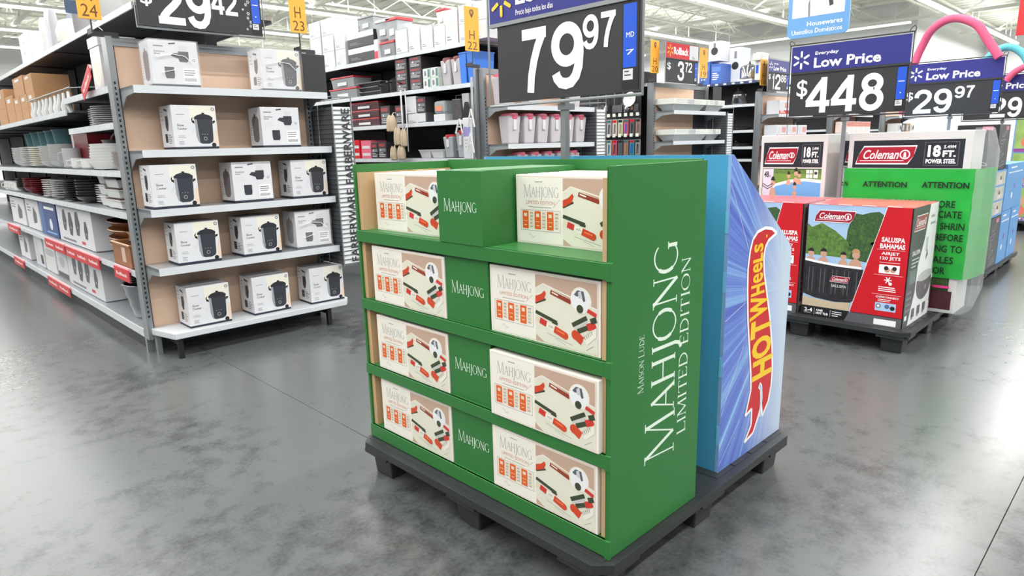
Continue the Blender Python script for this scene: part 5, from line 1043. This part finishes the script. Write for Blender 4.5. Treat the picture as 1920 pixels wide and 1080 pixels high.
# ================================================================== SPA AND POOL PALLET
pallet('black plastic pallet under the spa and pool cartons', 4.30, 5.62, 1.04, 2.36)
WINE = M(166, 26, 48, rough=.35, var=0); SKY = M(170, 200, 232, rough=.4, var=.06); LEAF = M(58, 90, 46, rough=.6, var=.62, scale=70); LEAF2 = M(92, 128, 56, rough=.6, var=.6, scale=60); SKIN = M(206, 160, 136, rough=.5, var=.04); HAIR = M(40, 30, 28, rough=.5, var=0)
SPAB = M(46, 44, 48, rough=.4, var=.5, scale=22); SAND = M(204, 184, 156, rough=.5, var=.12, scale=30)
def camp_logo(a, x0, y0, x1, y1, l, word=True):
    w_ = x1 - x0; sl = .13 * w_
    def par(d, m, l_): a.poly([(x0 + d * .6, y0 + d * .5), (x1 - sl - d * .2, y0 + d * .5), (x1 - sl * .35, y0 + (y1 - y0) * .45), (x1 - d * .6, y1 - d * .5), (x0 + sl + d * .2, y1 - d * .5), (x0 + sl * .35, y0 + (y1 - y0) * .5)], m, l_)
    par(0, PURE, l); par(.05 * w_ * .6, WINE, l + 1)
    h_ = y1 - y0
    a.text('Coleman', x0 + .13 * w_, y0 + .28 * h_, x0 + .72 * w_, y0 + .78 * h_, PURE, .015, .35, l + 2, 3)
    a.bar(x0 + .07 * w_, y0 + .2 * h_, x0 + .80 * w_, y0 + .2 * h_, .035 * h_ * a.H, PURE, l + 2)
    a.poly(ell(x0 + .815 * w_, y0 + .52 * h_, .085 * w_, .085 * w_ * a.W / a.H, 16), PURE, l + 2); a.poly(ell(x0 + .815 * w_, y0 + .52 * h_, .065 * w_, .065 * w_ * a.W / a.H, 16), WINE, l + 3); a.poly([(x0 + .79 * w_, y0 + .36 * h_), (x0 + .84 * w_, y0 + .36 * h_), (x0 + .83 * w_, y0 + .64 * h_), (x0 + .80 * w_, y0 + .64 * h_)], PURE, l + 4)
SW, SH_, SD = .61, .735, .545
def person(a, x, y, k, hair, l, arm=False):
    a.poly([(x - .05 * k, y), (x + .05 * k, y), (x + .035 * k, y + .035 * k), (x + .012 * k, y + .05 * k), (x - .012 * k, y + .05 * k), (x - .04 * k, y + .035 * k)], SKIN, l); a.circ(x, y + .075 * k, .018 * k, SKIN, l, 12); a.poly(ell(x - .002, y + .092 * k, .031 * k, .026 * k, 8, 0, 180) , hair, l + 1)
def spa():
    t = thing('spa_carton', 'x', 'boxed spa', (4.373, 1.10, PH), 0, 'boxed inflatable spas'); mb = MB(); mb.box(0, SD, 0, SW, 0, SH_, RED); ct_ = mb.build('carton', t, bevel=.003)
    mb = MB(); mb.box(.0, SD, SW / 2 - .002, SW / 2 + .002, SH_, SH_ + .0008, M(170, 20, 30, rough=.3)); mb.build('tape_seam', t)
    mb = MB(); a = Art(mb, (0, SW, 0), (0, -1, 0), (0, 0, 1), SW, SH_)
    a.rect(0, 0, 1, 1, BLACK, 0); a.poly([(.012, .05), (.50, .03), (.77, 1), (.012, 1)], SKY, 1)
    rnd = random.Random(3)
    a.poly([(.40, .55), (.62, .53), (.755, .93), (.70, .96), (.62, .95), (.55, .93), (.46, .94), (.42, .80)], LEAF, 2)
    a.poly([(.013, .56), (.45, .55), (.48, .62), (.42, .70), (.30, .78), (.16, .84), (.06, .80), (.013, .83)], LEAF2, 3)
    for q in range(26):
        cx_, cy_ = rnd.uniform(.03, .46), rnd.uniform(.6, .8); a.circ(cx_, min(cy_, .86 - cx_ * .5), rnd.uniform(.012, .026), M(78, 112, 50, rough=.6, var=.6, scale=60) if q % 2 else LEAF2, 4, 7)
    for q in range(26): cx_ = rnd.uniform(.46, .68); a.circ(cx_, rnd.uniform(.62, .90), rnd.uniform(.010, .024), LEAF if q % 3 else M(70, 104, 48, rough=.6, var=.6, scale=60), 4, 7)
    for i, (x_, k_, hc) in enumerate(((.07, 1.1, HAIR), (.20, 1.15, HAIR), (.40, 1.0, HAIR), (.52, 1.3, M(190, 150, 100, rough=.5)))): person(a, x_, .485, k_, hc, 6)
    a.poly([(.012, .52), (.14, .505), (.34, .49), (.58, .485), (.58, .465), (.34, .47), (.14, .485), (.012, .50)], PURE, 8)
    a.poly([(.012, .50), (.14, .485), (.34, .47), (.60, .465), (.57, .22), (.50, .165), (.34, .155), (.14, .17), (.012, .20)], SPAB, 9)
    for q in range(14): a.rect(.02 + q * .04, .22, .028 + q * .04, .44, M(96, 92, 96, rough=.5, var=0) if q % 3 else M(20, 20, 22, rough=.5, var=0), 10)
    camp_logo(a, .28, .33, .48, .385, 11); a.text('SALUSPA', .30, .285, .45, .31, LG, .02, l=11)
    a.poly([(.012, .17), (.14, .16), (.34, .15), (.50, .165), (.49, .09), (.012, .09)], SAND, 9)
    a.poly([(.012, 0), (.46, 0), (.50, .09), (.012, .09)], BLACK, 12)
    a.text('2-4', .04, .035, .125, .07, PURE, .03, l=13); a.rect(.04, .024, .11, .027, PURE, 13); a.rect(.145, .015, .148, .075, PURE, 13)
    a.text('ONE', .165, .048, .235, .068, PURE, .04, l=13); a.text('HOT TUB', .165, .02, .29, .042, PURE, .04, l=13); a.rect(.31, .015, .313, .075, PURE, 13); a.lines(.33, .43, .06, 3, .018, .006, PURE, 13, 2)
    a.poly([(.50, .09), (.992, .09), (.992, 1), (.77, 1)], RED, 12); a.bar(.50, .09, .77, 1, .003, PURE, 13)
    a.poly([(.455, 0), (.992, 0), (.992, .085), (.50, .085)], M(96, 96, 100, rough=.4, var=0), 13); a.rect(.74, .012, .945, .062, PURE, 14)
    camp_logo(a, .075, .85, .49, .955, 14)
    a.text('SALUSPA', .745, .715, .955, .757, PURE, .035, l=14); a.text('BAHAMAS', .735, .662, .96, .704, PURE, .035, l=14); a.rect(.71, .652, .965, .654, PURE, 14)
    a.text('AIRJET', .755, .602, .915, .635, PURE, .02, l=14); a.text('120 JETS', .745, .562, .93, .596, PURE, .02, l=14); a.rect(.745, .545, .93, .548, PURE, 14)
    a.rect(.745, .455, .93, .528, PURE, 14); a.circ(.82, .485, .016, SKIN, 15, 10); a.circ(.81, .50, .013, HAIR, 16, 10); a.circ(.875, .485, .016, SKIN, 15, 10); a.circ(.885, .50, .013, HAIR, 16, 10)
    a.rect(.70, .44, .965, .442, PURE, 14)
    for q in range(6): th = q * math.pi / 3; a.bar(.835, .40, .835 + .035 * math.cos(th), .40 + .03 * math.sin(th), .006, PURE, 14)
    a.circ(.86, .37, .01, PURE, 14, 10); a.lines(.755, .93, .335, 3, .016, .007, PURE, 14, 5); a.rect(.70, .275, .965, .277, PURE, 14); a.text('CHEMCONNECT', .74, .245, .95, .262, PURE, .02, l=14); a.lines(.76, .93, .23, 2, .014, .005, PURE, 14, 4)
    a.rect(.74, .135, .93, .205, M(176, 206, 236, rough=.4, var=0), 14); a.circ(.77, .175, .015, GRT, 15, 12); a.circ(.85, .175, .014, M(80, 110, 160, rough=.4, var=0), 15, 12); a.circ(.90, .165, .014, BK, 15, 12); a.circ(.77, .175, .008, PURE, 16, 12)
    # end face (looks to -Y)
    a = Art(mb, (0, 0, 0), (1, 0, 0), (0, 0, 1), SD, SH_)
    a.rect(0, 0, 1, 1, PURE, 1); a.poly([(0, 0), (.18, 0), (.36, .28), (.38, .5), (.56, .72), (.66, 1), (0, 1)], M(38, 42, 40, rough=.4, var=.05), 2); a.rect(0, 0, .03, 1, INK, 3)
    camp_logo(a, .10, .80, .58, .93, 3); a.text('SALUSPA', .12, .60, .42, .64, PURE, .02, l=3); a.lines(.12, .4, .56, 3, .03, .012, LG, 3, 2); a.rect(.10, .36, .34, .48, M(96, 120, 116, rough=.5), 3); a.lines(.05, .30, .28, 4, .05, .02, GRT, 3, 3); a.rect(.05, .06, .14, .10, PURE, 3)
    a.poly(ell(.72, .34, .34, .05, 20), PURE, 3); a.poly([(.40, .36)] + ell(.70, .32, .30, .15, 16, 180, 360) + [(1.0, .36)], M(88, 84, 88, rough=.4, var=.2, scale=20), 4); a.poly(ell(.72, .38, .30, .045, 20), LG, 5); a.circ(.78, .27, .016, GREYC, 6, 12)
    for q in range(3): a.rect(.30 + q * .22, .05, .42 + q * .22, .13, M(70, 70, 72, rough=.5), 4); a.lines(.30 + q * .22, .42 + q * .22, .035, 1, .02, .012, GRT, 4)
    a.rect(.62, .60, .70, .72, LG, 5); a.poly([(.66, .52), (.74, .56), (.70, .62)], DARKC, 6); a.lines(.72, .94, .88, 2, .06, .02, GREYC, 5)
    mb.build('box_print', ct_)
    mb = MB(); e = .004; mb.box(-e, SD + e, -e - .001, -e, 0, SH_ + e, M(255, 255, 255, rough=.1, var=0, alpha=.07)); mb.box(-e, SD, -e, SW + e, SH_ + e, SH_ + e + .001, M(255, 255, 255, rough=.12, var=0, alpha=.12))
    for q in range(4): mb.tube([(-.006, .06 + q * .14, SH_ + .004), (-.006, .14 + q * .14, SH_ + .006)], .002, PURE, 4)
    mb.build('shrink_film', t, 'clear shrink film')
    return t
sp_ = spa(); sp_['label'] = 'red spa carton at the right front of the pallet'
dup(sp_, (4.373, 1.735, PH), 0, 'red spa carton on the left, mostly hidden behind the blue display')
def pool(y0, W_, x, D_, label, wrap):
    t = thing('pool_carton', label, 'boxed pool', (x, y0, PH), 0, 'boxed swimming pools'); Hh = 1.178; mb = MB(); mb.box(0, D_, 0, W_, 0, Hh, CER); mb.build('carton', t, bevel=.004)
    mb = MB(); a = Art(mb, (0, W_, 0), (0, -1, 0), (0, 0, 1), W_, Hh)
    zt, zb = .955, .80
    a.rect(.045, zb, .94, zt, M(40, 42, 48, rough=.35, var=.03), 1); camp_logo(a, .07, zb + .02, .58, zt - .03, 2)
    a.ring([(.64, zb + .015), (.90, zb + .015), (.90, zt - .015), (.64, zt - .015)], .0025, GRT, 2)
    a.text('18', .665, zb + .06, .765, zt - .03, PURE, .04, l=3); a.text('FT.', .78, zb + .06, .88, zt - .06, PURE, .05, l=3); a.text('5.49M', .785, zt - .05, .875, zt - .032, PURE, .02, l=3); a.text('POWER STEEL', .655, zb + .025, .885, zb + .05, PURE, .04, l=3)
    a.rect(.045, .08, .94, zb - .008, LEAF, 1); o0 = a.o.copy(); a.o = a.o + a.v * (.05 * Hh); a.rect(.045, .70, .94, .735, LEAF2, 2); a.rect(.045, .64, .94, .71, M(110, 150, 60, rough=.6, var=.1), 2)
    a.poly([(.20, .30), (.94, .30), (.94, .655), (.70, .665), (.48, .655), (.26, .63), (.20, .60)], M(110, 170, 226, rough=.3, var=.06), 3); a.poly([(.20, .60), (.26, .63), (.48, .655), (.70, .665), (.94, .655), (.94, .675), (.70, .682), (.48, .673), (.24, .645), (.20, .63)], PURE, 4)
    for q, (x_, y_, k_) in enumerate(((.46, .64, .9), (.57, .645, 1.1), (.62, .645, .9), (.56, .565, 1.0), (.22, .57, 1.3))): person(a, x_, y_, k_ * .8, HAIR, 6)
    a.o = o0; a.rect(.055, .52, .22, zb - .012, M(216, 210, 228, rough=.4, var=0), 5); a.text('48', .075, .735, .15, .775, INK, .03, l=6); a.text('IN', .155, .735, .185, .752, INK, l=6)
    for q in (.70, .685): a.poly([(.055, q), (.137, q - .02), (.22, q), (.22, q - .006), (.137, q - .026), (.055, q - .006)], INK, 6)
    a.poly([(.06, .50), (.16, .56), (.26, .52), (.34, .49), (.30, .47), (.10, .48)], M(230, 230, 236, rough=.4, var=0), 5); a.circ(.17, .56, .03, M(200, 70, 66, rough=.5), 7, 14)
    for q in range(2):
        for s_ in range(2): a.rect(.72 + q * .05, .735 + s_ * .028, .762 + q * .05, .757 + s_ * .028, PURE, 5)
    a.rect(.83, .735, .89, .785, PURE, 5); a.circ(.86, .765, .012, INK, 6, 10)
    a.rect(.42, .02, .97, .125, M(84, 34, 48, rough=.4), 6); a.rect(.52, .025, .80, .06, PURE, 7); 
    for q in range(12): a.rect(.54 + q * .02, .03, .546 + q * .02, .055, INK, 8)
    a.text('Coleman', .56, .085, .78, .112, LG, .01, .3, l=7); a.rect(.40, .13, .74, .18, LG, 8); a.rect(.48, .14, .70, .165, GREYC, 9)
    mb.build('box_print', t)
    if wrap:
        GF = M(44, 176, 66, rough=.25, var=.10, scale=5, bump=.3, alpha=.93)
        e = .012; mb = MB(); n = 16; zs = [.235 + (.94 - .235) * i / n for i in range(n + 1)]; rnd = random.Random(5)
        rows = []
        for z in zs:
            j = rnd.uniform(-.003, .003); wv = .006 * math.sin(z * 40)
            rows.append([(-e + j, W_ + e, z), (-e - .004 + wv, W_ * .6, z), (-e + j, W_ * .25, z), (-e - wv, -.0 - e * 2, z), (D_ * .15, -.055 + wv, z), (D_ + e, -.085, z)])
        vs = [p_ for r_ in rows for p_ in r_]; mb.add(vs, [(r_ * 6 + c_, r_ * 6 + c_ + 1, (r_ + 1) * 6 + c_ + 1, (r_ + 1) * 6 + c_) for r_ in range(n) for c_ in range(5)], GF); mb.sm = True; mb.build('green_wrap', t, 'green stretch film with black warning words')
        mb = MB(); a = Art(mb, (-e - .0115, W_, 0), (0, -1, 0), (0, 0, 1), 1, 1)
        WI = M(8, 22, 10, rough=.5, var=0)
        a.text('N', .0, .815, .02, .852, WI, .02, l=3); a.text('ATTENTION', .118, .815, .39, .853, WI, .028, l=3); a.text('ATTENTION', .477, .817, .738, .857, WI, .028, l=3)
        for q, (s_, x1_, w_, zc_) in enumerate((('PLEASE SEE STORE', .676, .40, .716), ('ASSOCIATE', .717, .25, .651), ('REMOVE SHRIN', .739, .33, .575), ('WRAP BEFORE', .738, .30, .503), ('BRING TO', .742, .22, .429), ('SALES', .70, .14, .355), ('FLOOR', .66, .15, .284))):
            a.text(s_, x1_ - w_, zc_ - .023, x1_, zc_ + .023, WI, .014, l=3)
        mb.build('wrap_lettering', t)
        CF = M(240, 243, 244, rough=.08, var=0, alpha=.22, bump=.6, scale=14)
        mb = MB(); q_ = [(.0, -.0), (-.004, -.03), (.03, -.075), (D_ * .6, -.105), (D_, -.09), (D_ + .01, -.02)]; mb.sm = True
        rows = []
        for i in range(9):
            z = .0 + (Hh + .012) * i / 8; k_ = .55 if i in (0, 8) else 1.0; rows.append([(x_, y_ if y_ > 0 else y_ * k_, z) for x_, y_ in q_])
        mb.add([p_ for r_ in rows for p_ in r_], [(r_ * 6 + c_, r_ * 6 + c_ + 1, (r_ + 1) * 6 + c_ + 1, (r_ + 1) * 6 + c_) for r_ in range(8) for c_ in range(5)], CF); mb.add([rows[8][i] for i in range(6)], [(0, 1, 2, 3, 4, 5)], M(246, 247, 248, rough=.2, var=0, alpha=.6, bump=.5, scale=10)); mb.build('clear_wrap', t, 'loose clear plastic wrap bulging at the end')
        mb = MB(); mb.lathe([(.0, 0), (.05, 0), (.05, .012), (0, .012)], M(236, 60, 140, rough=.5), n=16, sx=.3, sy=1.0); o = mb.build('pink_sticker', t, 'bright pink sticker'); o.location = (-.022, .085, .172); o.rotation_euler = (0, 0, 0)
    return t
pool(.962, .73, 4.97, .30, 'large pool carton wrapped in green warning film behind the spa carton', True)
pool(1.835, .49, 4.97, .30, 'pool carton showing a garden pool, above the left spa carton', False)
pool(1.36, .50, 5.30, .28, 'pool carton in the second row, seen as a sliver beside the grey pole', False)

# ================================================================== PALLET WITH BLUE AND BLACK BOXES
pallet('black plastic pallet farther right under the blue toy cartons', 6.75, 8.35, 1.12, 2.3, .12)
BXB = M(96, 160, 220, rough=.4, var=.04)
def aPhoto(a):
    for q in range(3): a.rect(.08, .05 + q * .32, .92, .33 + q * .32, M(200, 196, 180, rough=.5, var=.3, scale=20), 1); a.circ(.5, .17 + q * .32, .03, M(90, 70, 60, rough=.5), 2, 10); a.poly([(.3, .07 + q * .32), (.7, .07 + q * .32), (.6, .16 + q * .32), (.4, .16 + q * .32)], WHITE, 2)
def aSwirl(a):
    for q in range(5): a.ring([(.5 + .3 * math.cos(q + j * .5) * (1 - j / 14), .12 + q * .17 + .07 * math.sin(q + j * .8)) for j in range(7)][:6], .004, GREYC, 1)
    a.rect(.6, .88, .85, .96, M(220, 130, 150, rough=.5), 1)
for i, (x, y0, y1, z, h_, d_, m_, art, lb) in enumerate(((6.82, 1.135, 1.45, .12, .46, .45, BK, aSwirl, 'black swirl-patterned carton at the bottom front of the far pallet'), (7.30, 1.135, 1.45, .12, .48, .42, BXB, aStore, 'blue carton at the bottom middle of the far pallet'), (7.76, 1.135, 1.45, .12, .48, .42, BXB, aStore, 'blue carton at the bottom right of the far pallet'),
        (6.82, 1.135, 1.45, .585, .40, .45, BXB, aPhoto, 'blue carton with three photos on the far pallet'), (7.30, 1.135, 1.45, .605, .42, .85, BXB, aStore, 'tall blue carton stacked on the far pallet'), (6.82, 1.15, 1.45, .99, .38, .45, BK, aSwirl, 'black swirl-patterned carton on top of the far pallet'),
        (6.82, 1.47, 2.2, .12, .6, .56, BK, aSwirl, 'wide black carton behind on the far pallet'), (6.82, 1.47, 2.2, .725, .6, .56, BXB, aPhoto, 'wide blue carton stacked behind on the far pallet'))):
    t = carton('toy_carton', lb, x, y0, y1, z, h_, d_, m_, art, group='cartons on the far right pallet')
    mb = MB(); a = Art(mb, (0, 0, 0), (1, 0, 0), (0, 0, 1), d_, h_); (aPhoto if art is aPhoto else aSwirl if art is aSwirl else (lambda a: (a.rect(.1, .80, .9, .82, PURE, 1), a.lines(.2, .7, .9, 1, .1, .03, PURE, 1), a.circ(.5, .5, .03, M(120, 90, 190, rough=.5), 1, 8), a.circ(.4, .3, .03, PURE, 1, 8))))(a); mb.build('end_print', t)
# garden goods pallet at the right edge
pallet('dark pallet at the right edge under the play sets', 11.0, 12.4, .9, 1.72, .14)
GY2 = M(150, 180, 100, rough=.5, var=.4, scale=7)
def aGard(a):
    a.rect(.02, .12, .98, .98, GY2, 1); a.rect(.02, .02, .98, .11, M(150, 70, 140, rough=.5), 1); a.text('Turtle Sand', .2, .04, .8, .09, PURE, .02, l=2); a.rect(.48, .12, .5, .98, PURE, 2)
    for q, (x_, y_) in enumerate(((.3, .6), (.7, .7), (.2, .3), (.65, .3), (.85, .5))): a.circ(x_, y_, .07, [SKIN, LEAF, M(226, 120, 100, rough=.5), WHITE, LEAF2][q], 2, 12)
for r_ in range(3): carton('play_set_carton', 'green garden play set carton at the right edge, %s of its stack' % ['bottom', 'middle', 'top'][r_], 11.03, .93, 1.70, .14 + .45 * r_, .448, .9, M(110, 150, 206, rough=.4), aGard, group='garden play set cartons')

# ================================================================== HANGING SIGNS AND POOL NOODLES
t = thing('hanging_sign', 'blue hanging housewares sign with rounded corners', 'sign', (9.0, 3.56, 2.56)); Wd, Hd = .76, .80; c = .07
pts = [(-Wd / 2 + c * (1 - math.cos(q)) if 0 else 0, 0) for q in (0,)]
cor = []
for cx_, cy_, a0 in ((Wd / 2 - c, Hd - c, 0), (-Wd / 2 + c, Hd - c, 90), (-Wd / 2 + c, c, 180), (Wd / 2 - c, c, 270)): cor += ell(cx_, cy_, c, c, 6, a0, a0 + 90)
HB = M(92, 148, 200, rough=.4, var=.02)
MB().prism(cor, -.012, .012, HB, 'x').build('panel', t)
mb = MB(); a = Art(mb, (-.0125, Wd / 2, 0), (0, -1, 0), (0, 0, 1), Wd, Hd)
a.rect(.07, .31, .92, .95, M(206, 212, 222, rough=.5, var=.03), 1); a.poly([(.10, .31), (.34, .31), (.40, .7), (.30, .85), (.16, .82), (.08, .5)], PURE, 2); a.poly([(.34, .31), (.37, .31), (.36, .6), (.33, .5)], GRT, 3); a.poly([(.60, .40), (.75, .33), (.86, .42), (.84, .9), (.66, .9), (.56, .6)], WHITE, 2); a.poly([(.68, .42), (.74, .44), (.72, .56), (.66, .52)], INK, 3)
a.text('Housewares', .33, .165, .90, .235, PURE, .01, l=2); a.text('Utensilios Domésticos', .08, .055, .90, .125, PURE, .0, l=2); mb.build('sign_print', t)
for y in (-.3, .3): MB().box(-.002, .002, y - .002, y + .002, Hd, 2.62, STEEL).build('cable', t)
t = thing('hanging_sign', 'plain red hanging panel at the top right corner', 'sign', (8.0, 1.10, 2.19)); MB().box(-.01, .01, -.26, .22, 0, .6, M(214, 40, 44, rough=.4)).build('panel', t); MB().box(-.002, .002, -.2, -.196, .6, 2.99, STEEL).box(-.002, .002, .196, .2, .6, 2.99, STEEL).build('cable', t)
def smooth(pts, n=6):
    out = []
    for i in range(len(pts) - 1):
        p0, p1, p2, p3 = [V(pts[max(0, min(len(pts) - 1, j))]) for j in (i - 1, i, i + 1, i + 2)]
        for k_ in range(n):
            s_ = k_ / n; out.append(.5 * ((2 * p1) + (p2 - p0) * s_ + (2 * p0 - 5 * p1 + 4 * p2 - p3) * s_ ** 2 + (3 * p1 - p0 - 3 * p2 + p3) * s_ ** 3))
    return out + [V(pts[-1])]
NP = M(226, 92, 128, rough=.7, var=.06, scale=30, bump=.2)
mb = MB(); mb.sm = True; mb.tube(smooth([(7.44, 2.06, 1.50), (7.44, 2.03, 1.8), (7.44, 1.99, 2.0), (7.42, 1.94, 2.13), (7.38, 1.87, 2.25), (7.36, 1.76, 2.32), (7.34, 1.64, 2.32), (7.34, 1.50, 2.24), (7.34, 1.40, 2.09), (7.34, 1.31, 1.95)]), .036, NP, 12)
tag(mb.build('pool_noodle'), 'pink foam pool noodle arched over the 29.97 price sign', 'pool noodle')
mb = MB(); mb.sm = True; mb.tube(smooth([(9.34, 1.98, 1.6), (9.34, 1.90, 1.95), (9.34, 1.80, 2.10), (9.34, 1.68, 2.21), (9.34, 1.56, 2.22), (9.34, 1.44, 2.12), (9.34, 1.36, 1.95)]), .04, M(96, 186, 196, rough=.7, var=.05, scale=30), 12)
tag(mb.build('pool_noodle'), 'teal foam pool noodle behind the pink one', 'pool noodle')
mb = MB(); mb.sm = True; mb.tube(smooth([(9.24, 1.56, 1.86), (9.24, 1.50, 1.94), (9.24, 1.40, 2.0), (9.24, 1.28, 2.03)]), .035, NP, 12)
tag(mb.build('pool_noodle'), 'pink foam noodle end at the right edge above the third price sign', 'pool noodle')
